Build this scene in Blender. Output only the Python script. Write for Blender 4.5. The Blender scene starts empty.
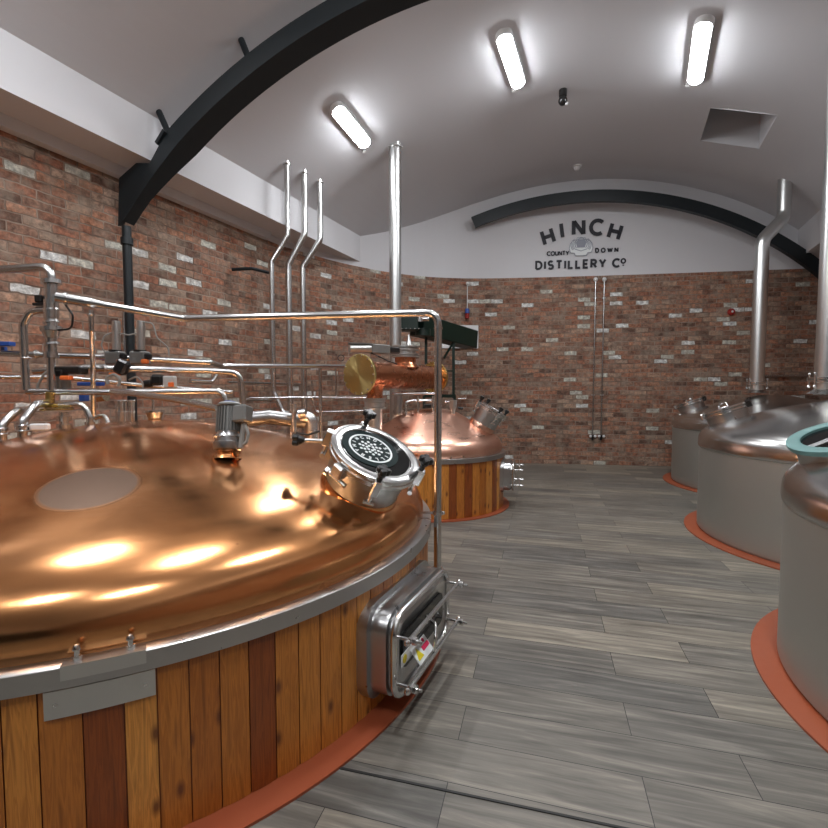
import bpy, math, random
from mathutils import Vector as V, Matrix
random.seed(7)
PI=math.pi
C=bpy.context.scene.collection
# ---------------------------------------------------------------- camera
FPX=470.0; PITCH=math.atan(25.2/470.0); EYE=V((0,0,1.6))
cam=bpy.data.cameras.new('camera'); cam.sensor_width=36; cam.lens=FPX/828*36; cam.clip_start=.05
co=bpy.data.objects.new('camera',cam); C.objects.link(co)
co.location=EYE; co.rotation_euler=(PI/2-PITCH,0,0)
bpy.context.scene.camera=co
def ray(x,y):
    u=(x-414)/FPX; v=(y-414)/FPX
    return V((u, math.cos(PITCH)-v*math.sin(PITCH), -math.sin(PITCH)-v*math.cos(PITCH)))
def P(x,y,D):                       # a place seen at (x,y) in the photograph, D metres into the hall
    d=ray(x,y); return EYE+d*(D/d.y)
AX=V((math.sin(math.radians(24)),math.cos(math.radians(24)),0))   # long axis of the hall
NX=V((AX.y,-AX.x,0))                                             # across the hall, to the right
def ST(s,t,z=0): return NX*s+AX*t+V((0,0,z))
# ---------------------------------------------------------------- materials
def newmat(name):
    m=bpy.data.materials.new(name); m.use_nodes=True
    nt=m.node_tree; b=nt.nodes['Principled BSDF']; return m,nt,b
def N(nt,t,**k):
    n=nt.nodes.new(t)
    for a,v in k.items():
        if a in n.inputs: n.inputs[a].default_value=v
        else: setattr(n,a,v)
    return n
def ramp(nt,fac,stops,interp='LINEAR'):
    r=nt.nodes.new('ShaderNodeValToRGB'); r.color_ramp.interpolation=interp
    el=r.color_ramp.elements
    while len(el)<len(stops): el.new(.5)
    for e,(p,c) in zip(el,stops): e.position=p; e.color=(*c,1) if len(c)==3 else c
    nt.links.new(fac,r.inputs['Fac']); return r
def mixc(nt,a,b,f,mode='MIX'):
    m=nt.nodes.new('ShaderNodeMix'); m.data_type='RGBA'; m.blend_type=mode
    for s,i in ((a,6),(b,7),(f,0)):
        if hasattr(s,'links'): nt.links.new(s,m.inputs[i])
        else: m.inputs[i].default_value=s if i==0 else (*s,1)
    return m.outputs[2]
def plain(name,col,rough=.5,metal=0,noise=0,nscale=8,bump=0,coat=0,spec=None):
    m,nt,b=newmat(name)
    b.inputs['Base Color'].default_value=(*col,1); b.inputs['Roughness'].default_value=rough; b.inputs['Metallic'].default_value=metal
    if spec is not None: b.inputs['Specular IOR Level'].default_value=spec
    if coat: b.inputs['Coat Weight'].default_value=coat
    tc=N(nt,'ShaderNodeTexCoord')
    n=N(nt,'ShaderNodeTexNoise',Scale=nscale,Detail=4.0); nt.links.new(tc.outputs['Object'],n.inputs['Vector'])
    k=noise or .04
    mr=N(nt,'ShaderNodeMapRange'); mr.inputs['To Min'].default_value=max(0,rough-k); mr.inputs['To Max'].default_value=rough+k
    nt.links.new(n.outputs['Fac'],mr.inputs['Value']); nt.links.new(mr.outputs[0],b.inputs['Roughness'])
    if bump:
        bp=N(nt,'ShaderNodeBump',Strength=bump,Distance=.01); nt.links.new(n.outputs['Fac'],bp.inputs['Height']); nt.links.new(bp.outputs[0],b.inputs['Normal'])
    return m
M={}
M['steel']=plain('polished_steel',(.70,.70,.69),.24,1,.08,6)
M['steel_body']=plain('brushed_steel_body',(.46,.465,.43),.5,.85,.05,3)
M['steel_dome']=plain('polished_steel_dome',(.60,.595,.58),.23,1,.05,4)
M['steel_band']=plain('satin_steel',(.50,.50,.50),.30,1,.08,10)
M['neck']=plain('satin_steel_neck',(.48,.48,.46),.34,1,.05,6)
M['pipe']=plain('pipe_steel',(.62,.62,.61),.24,1,.08,10)
M['flue']=plain('flue_steel',(.68,.69,.68),.32,1,.05,5)
M['black']=plain('black_plastic',(.012,.012,.012),.3)
M['rubber']=plain('dark_rubber',(.02,.02,.02),.6)
M['beam']=plain('dark_painted_steel',(.006,.011,.014),.45,0,.05,5)
M['white_paint']=plain('white_painted_plaster',(.66,.66,.68),.8,0,.05,3,.03)
M['ceiling']=plain('ceiling_plaster',(.58,.58,.60),.85,0,.05,3,.05)
M['ring']=plain('terracotta_floor_paint',(.33,.078,.032),.42,0,.08,8)
M['brass']=plain('brushed_brass',(.62,.47,.18),.28,1,.1,20)
def brass_mat(c0,ax):
    m,nt,b=newmat('turned_brass'); b.inputs['Base Color'].default_value=(.68,.56,.24,1); b.inputs['Metallic'].default_value=1; b.inputs['Roughness'].default_value=.34; b.inputs['Anisotropic'].default_value=.85
    ge=N(nt,'ShaderNodeNewGeometry'); v1=N(nt,'ShaderNodeVectorMath',operation='SUBTRACT'); nt.links.new(ge.outputs['Position'],v1.inputs[0]); v1.inputs[1].default_value=c0
    v2=N(nt,'ShaderNodeVectorMath',operation='CROSS_PRODUCT'); nt.links.new(v1.outputs[0],v2.inputs[0]); v2.inputs[1].default_value=ax
    v3=N(nt,'ShaderNodeVectorMath',operation='NORMALIZE'); nt.links.new(v2.outputs[0],v3.inputs[0]); nt.links.new(v3.outputs[0],b.inputs['Tangent']); return m
M['green']=plain('dark_green_paint',(.003,.016,.010),.4,0,.05,5)
M['green_lid']=plain('dark_green_disc',(.006,.016,.016),.5,0,.05,5,spec=.12)
M['teal']=plain('teal_gasket',(.13,.27,.26),.45)
M['glass_dark']=plain('dark_sight_glass',(.012,.012,.012),.08,0,.02,5,spec=.3)
M['white_plastic']=plain('white_plastic',(.75,.75,.75),.4)
M['grey_plastic']=plain('grey_plastic',(.42,.43,.42),.45)
M['motor']=plain('grey_motor_casting',(.22,.22,.21),.4,.5)
M['orange']=plain('orange_plastic',(.75,.16,.03),.45)
M['blue']=plain('blue_plastic',(.02,.08,.35),.4)
M['red']=plain('red_plastic',(.30,.02,.015),.4)
M['letter']=plain('charcoal_lettering',(.022,.022,.030),.6)
M['lilac']=plain('grey_crest_print',(.30,.32,.38),.6)
M['print_white']=plain('white_print',(.78,.82,.82),.5)
M['magenta']=plain('red_label_print',(.65,.02,.09),.5)
M['yellow']=plain('yellow_label_print',(.72,.60,.02),.5)
M['void']=plain('dark_board',(.10,.10,.10),.8)
M['cable']=plain('grey_cable',(.25,.24,.22),.5)
# lamp diffuser
m,nt,b=newmat('lamp_diffuser'); b.inputs['Base Color'].default_value=(.9,.9,.9,1)
b.inputs['Emission Color'].default_value=(.95,.97,1,1); b.inputs['Emission Strength'].default_value=22.0; M['lamp']=m
# copper
def copper(name,col,col2,r0,r1,dome_patch=None,centre=(0,0)):
    m,nt,b=newmat(name); b.inputs['Metallic'].default_value=1
    tc=N(nt,'ShaderNodeTexCoord')
    sx=N(nt,'ShaderNodeSeparateXYZ'); nt.links.new(tc.outputs['Object'],sx.inputs[0])
    # brushed bands that run round the dome: noise over (radius, angle)
    at=N(nt,'ShaderNodeMath',operation='ARCTAN2'); nt.links.new(sx.outputs['Y'],at.inputs[0]); nt.links.new(sx.outputs['X'],at.inputs[1])
    ln=N(nt,'ShaderNodeVectorMath',operation='LENGTH'); cx=N(nt,'ShaderNodeCombineXYZ'); nt.links.new(sx.outputs['X'],cx.inputs[0]); nt.links.new(sx.outputs['Y'],cx.inputs[1]); nt.links.new(cx.outputs[0],ln.inputs[0])
    c2=N(nt,'ShaderNodeCombineXYZ'); nt.links.new(ln.outputs['Value'],c2.inputs[0]); nt.links.new(at.outputs[0],c2.inputs[1]); nt.links.new(sx.outputs['Z'],c2.inputs[2])
    mp=N(nt,'ShaderNodeMapping'); mp.inputs['Scale'].default_value=(9,1.3,6); nt.links.new(c2.outputs[0],mp.inputs['Vector'])
    n1=N(nt,'ShaderNodeTexNoise',Scale=1.6,Detail=6.0,Roughness=.6); nt.links.new(mp.outputs[0],n1.inputs['Vector'])
    n2=N(nt,'ShaderNodeTexNoise',Scale=2.2,Detail=5.0,Roughness=.55); nt.links.new(tc.outputs['Object'],n2.inputs['Vector'])
    ad=N(nt,'ShaderNodeMath',operation='ADD'); nt.links.new(n1.outputs['Fac'],ad.inputs[0]); nt.links.new(n2.outputs['Fac'],ad.inputs[1])
    hf=N(nt,'ShaderNodeMapRange'); hf.inputs['From Min'].default_value=.7; hf.inputs['From Max'].default_value=1.3; nt.links.new(ad.outputs[0],hf.inputs['Value'])
    c=mixc(nt,col,col2,hf.outputs[0])
    # small dark specks
    vo=N(nt,'ShaderNodeTexNoise',Scale=38.0,Detail=2.0); nt.links.new(tc.outputs['Object'],vo.inputs['Vector'])
    sp=ramp(nt,vo.outputs['Fac'],[(0,(0,0,0)),(.765,(0,0,0)),(.79,(1,1,1))])
    c=mixc(nt,c,(col[0]*.45,col[1]*.35,col[2]*.35),sp.outputs['Color'])
    rr=N(nt,'ShaderNodeMapRange'); rr.inputs['To Min'].default_value=r0; rr.inputs['To Max'].default_value=r1; nt.links.new(hf.outputs[0],rr.inputs['Value'])
    ro=rr.outputs[0]
    if dome_patch:                        # round patch on the dome, greyer and rougher than the copper
        sc,rad=dome_patch
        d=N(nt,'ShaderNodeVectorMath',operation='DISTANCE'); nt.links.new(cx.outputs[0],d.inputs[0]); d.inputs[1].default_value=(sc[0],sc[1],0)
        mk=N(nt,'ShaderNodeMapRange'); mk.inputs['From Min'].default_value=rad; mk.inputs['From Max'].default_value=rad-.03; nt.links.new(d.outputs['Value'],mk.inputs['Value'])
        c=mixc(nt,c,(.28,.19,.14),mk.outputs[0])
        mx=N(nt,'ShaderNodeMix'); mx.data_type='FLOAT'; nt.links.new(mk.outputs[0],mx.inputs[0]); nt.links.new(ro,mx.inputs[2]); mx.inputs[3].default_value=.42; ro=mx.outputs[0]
    nt.links.new(c,b.inputs['Base Color']); nt.links.new(ro,b.inputs['Roughness'])
    bp=N(nt,'ShaderNodeBump',Strength=.10,Distance=.02); nt.links.new(n2.outputs['Fac'],bp.inputs['Height']); nt.links.new(bp.outputs[0],b.inputs['Normal'])
    return m
M['copper']=copper('warm_polished_copper',(.91,.45,.20),(.80,.36,.14),.11,.25,dome_patch=((.40,-1.19),.21))
M['copper_pink']=copper('pink_polished_copper',(.88,.53,.40),(.78,.44,.32),.24,.38)
M['copper_pipe']=copper('satin_copper_pipe',(.72,.30,.16),(.55,.21,.10),.22,.38)
# wood staves
m,nt,b=newmat('varnished_softwood_staves')
tc=N(nt,'ShaderNodeTexCoord'); at=N(nt,'ShaderNodeAttribute'); at.attribute_name='tone'
base=ramp(nt,at.outputs['Fac'],[(0,(.26,.060,.009)),(.14,(.34,.09,.012)),(.3,(.45,.145,.020)),(.65,(.60,.225,.034)),(1,(.76,.34,.07))])
mp=N(nt,'ShaderNodeMapping'); mp.inputs['Scale'].default_value=(24,1.3,1); nt.links.new(tc.outputs['UV'],mp.inputs['Vector'])
n1=N(nt,'ShaderNodeTexNoise',Scale=2.4,Detail=5.0,Distortion=.6); nt.links.new(mp.outputs[0],n1.inputs['Vector'])
g=ramp(nt,n1.outputs['Fac'],[(.3,(.55,.5,.45)),(.5,(1,1,1)),(.56,(.72,.66,.6)),(.7,(1.1,1.1,1.05))])
c=mixc(nt,base.outputs['Color'],g.outputs['Color'],1.0,'MULTIPLY')
mp2=N(nt,'ShaderNodeMapping'); mp2.inputs['Scale'].default_value=(9,4.2,1); nt.links.new(tc.outputs['UV'],mp2.inputs['Vector'])
vo=N(nt,'ShaderNodeTexVoronoi',Scale=1.0,voronoi_dimensions='2D'); nt.links.new(mp2.outputs[0],vo.inputs['Vector'])
kn=ramp(nt,vo.outputs['Distance'],[(0,(1,1,1)),(.05,(1,1,1)),(.19,(0,0,0))])
rg=N(nt,'ShaderNodeSeparateColor'); nt.links.new(vo.outputs['Color'],rg.inputs[0])
gt=N(nt,'ShaderNodeMath',operation='GREATER_THAN'); nt.links.new(rg.outputs[0],gt.inputs[0]); gt.inputs[1].default_value=.58
ml=N(nt,'ShaderNodeMath',operation='MULTIPLY'); nt.links.new(kn.outputs['Color'],ml.inputs[0]); nt.links.new(gt.outputs[0],ml.inputs[1])
m8=N(nt,'ShaderNodeMath',operation='MULTIPLY'); nt.links.new(ml.outputs[0],m8.inputs[0]); m8.inputs[1].default_value=.85
c=mixc(nt,c,(.10,.022,.006),m8.outputs[0])
nt.links.new(c,b.inputs['Base Color']); b.inputs['Roughness'].default_value=.38; b.inputs['Coat Weight'].default_value=.25; b.inputs['Coat Roughness'].default_value=.2
M['wood']=m
# brick
m,nt,b=newmat('reclaimed_brick')
tc=N(nt,'ShaderNodeTexCoord')
nz=N(nt,'ShaderNodeTexNoise',Scale=9.0,Detail=2.0); nt.links.new(tc.outputs['UV'],nz.inputs['Vector'])
vm=N(nt,'ShaderNodeVectorMath',operation='SUBTRACT'); nt.links.new(nz.outputs['Color'],vm.inputs[0]); vm.inputs[1].default_value=(.5,.5,.5)
vs=N(nt,'ShaderNodeVectorMath',operation='SCALE'); nt.links.new(vm.outputs[0],vs.inputs[0]); vs.inputs['Scale'].default_value=.034
va=N(nt,'ShaderNodeVectorMath',operation='ADD'); nt.links.new(tc.outputs['UV'],va.inputs[0]); nt.links.new(vs.outputs[0],va.inputs[1])
br=N(nt,'ShaderNodeTexBrick'); nt.links.new(va.outputs[0],br.inputs['Vector'])
for k,v in (('Scale',1.0),('Brick Width',.255),('Row Height',.092),('Mortar Size',.009),('Mortar Smooth',.5),('Bias',0.0)): br.inputs[k].default_value=v
br.inputs['Color1'].default_value=(0,0,0,1); br.inputs['Color2'].default_value=(1,1,1,1); br.inputs['Mortar'].default_value=(.5,.5,.5,1)
br.offset=.5
cr=ramp(nt,br.outputs['Color'],[(0,(.13,.070,.048)),(.08,(.20,.095,.060)),(.22,(.265,.115,.070)),(.40,(.31,.135,.080)),(.54,(.23,.128,.088)),(.68,(.34,.165,.10)),(.80,(.30,.20,.145)),(.88,(.38,.235,.16)),(.925,(.52,.52,.46)),(.96,(.66,.68,.67))],'CONSTANT')
n3=N(nt,'ShaderNodeTexNoise',Scale=16.0,Detail=5.0,Roughness=.7); nt.links.new(tc.outputs['UV'],n3.inputs['Vector'])
g=ramp(nt,n3.outputs['Fac'],[(.3,(.38,.35,.33)),(.5,(.98,.98,.98)),(.68,(1.75,1.7,1.65))])
c=mixc(nt,cr.outputs['Color'],g.outputs['Color'],1.0,'MULTIPLY')
n4=N(nt,'ShaderNodeTexNoise',Scale=5.0,Detail=4.0,Roughness=.6); nt.links.new(tc.outputs['UV'],n4.inputs['Vector'])
dm=ramp(nt,n4.outputs['Fac'],[(.44,(0,0,0)),(.68,(.65,.65,.65))])
c=mixc(nt,c,(.33,.27,.21),dm.outputs['Color'])
n5=N(nt,'ShaderNodeTexNoise',Scale=3.0,Detail=3.0); nt.links.new(tc.outputs['UV'],n5.inputs['Vector'])
mc=ramp(nt,n5.outputs['Fac'],[(.35,(.15,.10,.075)),(.65,(.36,.28,.22))])
c=mixc(nt,c,mc.outputs['Color'],br.outputs['Fac'])
nt.links.new(c,b.inputs['Base Color']); b.inputs['Roughness'].default_value=.85
iv=N(nt,'ShaderNodeMath',operation='SUBTRACT'); iv.inputs[0].default_value=1; nt.links.new(br.outputs['Fac'],iv.inputs[1])
a2=N(nt,'ShaderNodeMath',operation='MULTIPLY_ADD'); nt.links.new(n3.outputs['Fac'],a2.inputs[0]); a2.inputs[1].default_value=.6; nt.links.new(iv.outputs[0],a2.inputs[2])
bp=N(nt,'ShaderNodeBump',Strength=.7,Distance=.012); nt.links.new(a2.outputs[0],bp.inputs['Height']); nt.links.new(bp.outputs[0],b.inputs['Normal'])
M['brick']=m
# floor planks
m,nt,b=newmat('grey_wood_look_floor_planks')
tc=N(nt,'ShaderNodeTexCoord'); mp=N(nt,'ShaderNodeMapping'); mp.inputs['Rotation'].default_value=(0,0,math.radians(15.3)); mp.inputs['Location'].default_value=(.35,.10,0)
nt.links.new(tc.outputs['Object'],mp.inputs['Vector'])
br=N(nt,'ShaderNodeTexBrick'); nt.links.new(mp.outputs[0],br.inputs['Vector'])
for k,v in (('Scale',1.0),('Brick Width',1.2),('Row Height',.238),('Mortar Size',.0016),('Mortar Smooth',0.0),('Bias',0.0)): br.inputs[k].default_value=v
br.inputs['Color1'].default_value=(0,0,0,1); br.inputs['Color2'].default_value=(1,1,1,1); br.inputs['Mortar'].default_value=(.5,.5,.5,1); br.offset=.36; br.offset_frequency=2
# shift the grain per plank
wn=N(nt,'ShaderNodeVectorMath',operation='SCALE'); nt.links.new(br.outputs['Color'],wn.inputs[0]); wn.inputs['Scale'].default_value=17.0
ad=N(nt,'ShaderNodeVectorMath',operation='ADD'); nt.links.new(mp.outputs[0],ad.inputs[0]); nt.links.new(wn.outputs[0],ad.inputs[1])
m2=N(nt,'ShaderNodeMapping'); m2.inputs['Scale'].default_value=(1.1,15,1); nt.links.new(ad.outputs[0],m2.inputs['Vector'])
n1=N(nt,'ShaderNodeTexNoise',Scale=1.5,Detail=7.0,Roughness=.62,Distortion=.5); nt.links.new(m2.outputs[0],n1.inputs['Vector'])
gr=ramp(nt,n1.outputs['Fac'],[(.25,(.080,.074,.064)),(.42,(.142,.133,.116)),(.55,(.20,.187,.163)),(.68,(.31,.29,.245)),(.8,(.42,.385,.33))])
to=ramp(nt,br.outputs['Color'],[(0,(.66,.67,.69)),(.3,(.95,.93,.90)),(.6,(.80,.79,.78)),(.8,(1.15,1.1,1.02)),(1,(1.4,1.33,1.22))])
c=mixc(nt,gr.outputs['Color'],to.outputs['Color'],1.0,'MULTIPLY')
c=mixc(nt,c,(.015,.015,.015),br.outputs['Fac'])
nt.links.new(c,b.inputs['Base Color'])
rr=N(nt,'ShaderNodeMapRange'); rr.inputs['To Min'].default_value=.34; rr.inputs['To Max'].default_value=.55; nt.links.new(n1.outputs['Fac'],rr.inputs['Value']); nt.links.new(rr.outputs[0],b.inputs['Roughness'])
bp=N(nt,'ShaderNodeBump',Strength=.15,Distance=.004); nt.links.new(n1.outputs['Fac'],bp.inputs['Height']); nt.links.new(bp.outputs[0],b.inputs['Normal'])
M['floor']=m
# ---------------------------------------------------------------- mesh builder
def basis(n,ref=None):
    n=V(n).normalized()
    r=V(ref) if ref is not None else (V((0,0,1)) if abs(n.z)<.9 else V((1,0,0)))
    x=r.cross(n)
    if x.length<1e-5: x=V((0,1,0)).cross(n)
    x.normalize(); return x,n.cross(x),n
def catmull(pts,k=6):
    out=[]; n=len(pts)
    for i in range(n-1):
        p0=pts[max(i-1,0)];p1=pts[i];p2=pts[i+1];p3=pts[min(i+2,n-1)]
        for j in range(k):
            t=j/k
            out.append(tuple(.5*((2*b_)+(-a_+c_)*t+(2*a_-5*b_+4*c_-d_)*t*t+(-a_+3*b_-3*c_+d_)*t**3) for a_,b_,c_,d_ in zip(p0,p1,p2,p3)))
    out.append(tuple(pts[-1])); return out
def fillet(pts,r,k=6):
    pts=[V(p) for p in pts]; out=[pts[0]]
    for i in range(1,len(pts)-1):
        a,b_,c_=pts[i-1],pts[i],pts[i+1]
        u=(a-b_); w=(c_-b_); lu,lw=u.length,w.length; u/=lu; w/=lw
        ang=u.angle(w)
        if ang>3.05: out.append(b_); continue
        d=min(r/math.tan(ang/2),lu*.48,lw*.48)
        p=b_+u*d; q=b_+w*d
        for j in range(k+1):
            t=j/k; out.append((p*(1-t)+b_*t)*(1-t)+(b_*(1-t)+q*t)*t)
    out.append(pts[-1]); return out
class MB:
    def __init__(s): s.v=[];s.f=[];s.m=[];s.uv={};s.tone={}
    def add(s,vs,fs,mi=0):
        o=len(s.v); s.v+=[V(v) for v in vs]
        for f in fs: s.f.append(tuple(i+o for i in f)); s.m.append(mi)
        return s
    def box(s,c,sx,sy,sz,x=(1,0,0),y=(0,1,0),z=(0,0,1),mi=0,bev=0):
        c=V(c);x=V(x).normalized();y=V(y).normalized();z=V(z).normalized()
        if bev>0:
            vs=[];hx,hy,hz=sx/2,sy/2,sz/2
            prof=[(hx-bev,hy),(hx,hy-bev)]
            ring=[]
            for (qx,qy) in ((1,1),(-1,1),(-1,-1),(1,-1)):
                a=[(qx*(hx-bev),qy*hy),(qx*hx,qy*(hy-bev))]
                if qx*qy>0: a=a[::-1]
                ring+=a
            L=[(z0,k) for z0,k in ((-hz,1),(-hz+bev,0),(hz-bev,0),(hz,1))]
            for z0,k in L:
                for a,b_ in ring:
                    if k: a=max(-hx+bev,min(hx-bev,a)); b_=max(-hy+bev,min(hy-bev,b_))
                    vs.append(c+x*a+y*b_+z*z0)
            fs=[]
            for l in range(3):
                for i in range(8): j=(i+1)%8; fs.append((l*8+i,l*8+j,(l+1)*8+j,(l+1)*8+i))
            fs.append(tuple(range(7,-1,-1))); fs.append(tuple(range(24,32)))
            return s.add(vs,fs,mi)
        vs=[c+x*(a*sx/2)+y*(b_*sy/2)+z*(d*sz/2) for a,b_,d in ((-1,-1,-1),(1,-1,-1),(1,1,-1),(-1,1,-1),(-1,-1,1),(1,-1,1),(1,1,1),(-1,1,1))]
        return s.add(vs,[(0,3,2,1),(4,5,6,7),(0,1,5,4),(1,2,6,5),(2,3,7,6),(3,0,4,7)],mi)
    def bar(s,a,b_,w,h,up=(0,0,1),mi=0,bev=0):
        a=V(a);b_=V(b_);d=b_-a;L=d.length;x=d/L;y=V(up).cross(x)
        if y.length<1e-4: y=V((1,0,0)).cross(x)
        y.normalize();z=x.cross(y)
        return s.box((a+b_)/2,L,w,h,x,y,z,mi,bev)
    def lathe(s,prof,o=(0,0,0),n=(0,0,1),k=32,mi=0,cap0=False,cap1=False,ref=None,a0=0,a1=2*PI):
        o=V(o);x,y,n=basis(n,ref); full=abs(a1-a0-2*PI)<1e-6; kk=k if full else k+1
        vs=[];fs=[]
        for r,z in prof:
            for i in range(kk):
                a=a0+(a1-a0)*i/k; vs.append(o+x*(r*math.cos(a))+y*(r*math.sin(a))+n*z)
        for l in range(len(prof)-1):
            for i in range(k):
                j=(i+1)%kk; fs.append((l*kk+i,l*kk+j,(l+1)*kk+j,(l+1)*kk+i))
        if cap0: fs.append(tuple(range(kk-1,-1,-1)))
        if cap1: fs.append(tuple((len(prof)-1)*kk+i for i in range(kk)))
        return s.add(vs,fs,mi)
    def cyl(s,a,b_,r,r2=None,k=20,mi=0,bev=0):
        a=V(a);b_=V(b_);L=(b_-a).length;r2=r if r2 is None else r2
        if bev: pr=[(r-bev,0),(r,bev),(r2,L-bev),(r2-bev,L)]
        else: pr=[(r,0),(r2,L)]
        return s.lathe(pr,a,b_-a,k,mi,True,True)
    def tube(s,pts,r,bend=0,k=12,mi=0,caps=True,closed=False):
        pts=fillet(pts,bend) if bend and len(pts)>2 else [V(p) for p in pts]
        n=len(pts);vs=[];prev=None
        for i,p in enumerate(pts):
            if closed: t=(pts[(i+1)%n]-pts[i-1])
            else: t=(pts[min(i+1,n-1)]-pts[max(i-1,0)])
            t.normalize()
            if prev is None: x,y,_=basis(t)
            else:
                x=prev-t*prev.dot(t); x.normalize(); y=t.cross(x)
            prev=x
            rr=r[i] if isinstance(r,(list,tuple)) else r
            for j in range(k):
                a=2*PI*j/k; vs.append(p+x*(rr*math.cos(a))+y*(rr*math.sin(a)))
        fs=[]
        for i in range(n if closed else n-1):
            i2=(i+1)%n
            for j in range(k): j2=(j+1)%k; fs.append((i*k+j,i*k+j2,i2*k+j2,i2*k+j))
        if caps and not closed: fs.append(tuple(range(k-1,-1,-1))); fs.append(tuple((n-1)*k+j for j in range(k)))
        return s.add(vs,fs,mi)
    def torus(s,c,n,R,r,k=32,kk=8,mi=0):
        x,y,n=basis(n); return s.tube([V(c)+x*(R*math.cos(2*PI*i/k))+y*(R*math.sin(2*PI*i/k)) for i in range(k)],r,0,kk,mi,False,True)
    def sphere(s,c,r,k=14,mi=0,sz=1.0):
        h=k//2
        return s.lathe([(max(1e-4,r*math.sin(PI*i/h)),-r*sz*math.cos(PI*i/h)) for i in range(h+1)],c,(0,0,1),k,mi)
    def prism(s,poly,o,x,y,depth,mi=0):
        o=V(o);x=V(x);y=V(y);n=x.cross(y).normalized();k=len(poly)
        vs=[o+x*a+y*b_ for a,b_ in poly]+[o+x*a+y*b_+n*depth for a,b_ in poly]
        fs=[tuple(range(k-1,-1,-1)),tuple(range(k,2*k))]+[(i,(i+1)%k,k+(i+1)%k,k+i) for i in range(k)]
        return s.add(vs,fs,mi)
    def build(s,name,mats,parent=None,flat=False,ang=35):
        off=V((0,0,0)); p=parent
        while p is not None: off+=p.location; p=p.parent
        me=bpy.data.meshes.new(name); me.from_pydata([v-off for v in s.v],[],s.f)
        if not isinstance(mats,(list,tuple)): mats=[mats]
        for m_ in mats: me.materials.append(M[m_] if isinstance(m_,str) else m_)
        me.polygons.foreach_set('material_index',s.m)
        if s.uv:
            ul=me.uv_layers.new(name='UVMap')
            for pi,poly in enumerate(me.polygons):
                if pi in s.uv:
                    for li,uvc in zip(poly.loop_indices,s.uv[pi]): ul.data[li].uv=uvc
        if s.tone:
            at=me.attributes.new('tone','FLOAT','FACE')
            for pi,vv in s.tone.items(): at.data[pi].value=vv
        if not flat:
            me.polygons.foreach_set('use_smooth',[True]*len(me.polygons)); me.set_sharp_from_angle(angle=math.radians(ang))
        me.update(); o=bpy.data.objects.new(name,me); C.objects.link(o); o.parent=parent; return o
def tag(o,label,cat,group=None):
    o['label']=label;o['category']=cat
    if group:o['group']=group
    return o
def thing(name,label,cat,loc,group=None):
    o=bpy.data.objects.new(name,None);o.empty_display_size=.1;C.objects.link(o);o.location=V(loc);return tag(o,label,cat,group)
def struct(o): o['kind']='structure'; return o
def dup(root,loc,label,group=None):
    def cp(o,p):
        c=o.copy();C.objects.link(c);c.parent=p
        for ch in list(o.children): cp(ch,c)
        return c
    r=cp(root,None); r.location=V(loc); r['label']=label
    if group: r['group']=group
    return r
# ---------------------------------------------------------------- the hall
CR,CS,CZ=6.39,-.70,-.51
def ceil_z(s): return math.sqrt(CR*CR-(s-CS)**2)+CZ
def cz(px,py):
    d=ray(px,py); ds=d.dot(NX)
    a2=ds*ds+d.z*d.z;b2=2*(-ds*CS+d.z*(1.6-CZ));c2=CS*CS+(1.6-CZ)**2-CR*CR
    k=(-b2+math.sqrt(b2*b2-4*a2*c2))/(2*a2); return EYE+d*k
# floor
mb=MB(); mb.add([(-9,-8,0),(14,-8,0),(14,13,0),(-9,13,0)],[(0,1,2,3)]); struct(mb.build('floor','floor'))
SW=-5.16; BT=3.93
def wallpt(s,t): q=ST(s,t); return (q.x,q.y)
curve=[wallpt(SW,5.3),wallpt(SW,6.2),(-1.75,8.36),(-1.386,8.8),(-.99,9.17),(-.48,9.56),(.23,9.91),(1.15,10.07),(2.47,10.0),(4.67,9.72),(7.93,9.21)]
cv=[curve[0]]+catmull(curve[1:],6)+[(10.2,8.85)]
def wall(path,z0,z1,mat,name,step=None):
    mb=MB();u=0
    for i in range(len(path)-1):
        a,b_=path[i],path[i+1];L=math.hypot(b_[0]-a[0],b_[1]-a[1])
        fi=len(mb.f)
        mb.add([(a[0],a[1],z0),(b_[0],b_[1],z0),(b_[0],b_[1],z1),(a[0],a[1],z1)],[(0,1,2,3)])
        mb.uv[fi]=[(u,z0),(u+L,z0),(u+L,z1),(u,z1)];u+=L
    return mb
T0=-9.0
wl=[wallpt(SW,T0),wallpt(SW,5.3)]
struct(wall(wl,0,4.3,'brick','').build('wall_left','brick'))
# back wall: brick below, painted plaster above, one continuous bend
mbk=wall(cv,0,BT,'','')
u=0
for i in range(len(cv)-1):
    a,b_=cv[i],cv[i+1]
    mbk.add([(a[0],a[1],BT),(b_[0],b_[1],BT),(b_[0],b_[1],6.3),(a[0],a[1],6.3)],[(0,1,2,3)],1)
ob=struct(mbk.build('wall_back',['brick','white_paint'],ang=60))
SR=3.90
wr=[wallpt(SR,11.6),wallpt(SR,T0)]
struct(wall(wr,0,4.3,'','').build('wall_right','brick'))
wf=[wallpt(SR,T0),wallpt(SW,T0)]
mbf=wall(wf,0,3.4,'',''); a,b_=wf
mbf.add([(a[0],a[1],3.4),(b_[0],b_[1],3.4),(b_[0],b_[1],6.3),(a[0],a[1],6.3)],[(0,1,2,3)],1)
struct(mbf.build('wall_front',['beam','white_paint']))  # unseen wall behind the camera; set far and dark below to darken copper reflections
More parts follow.
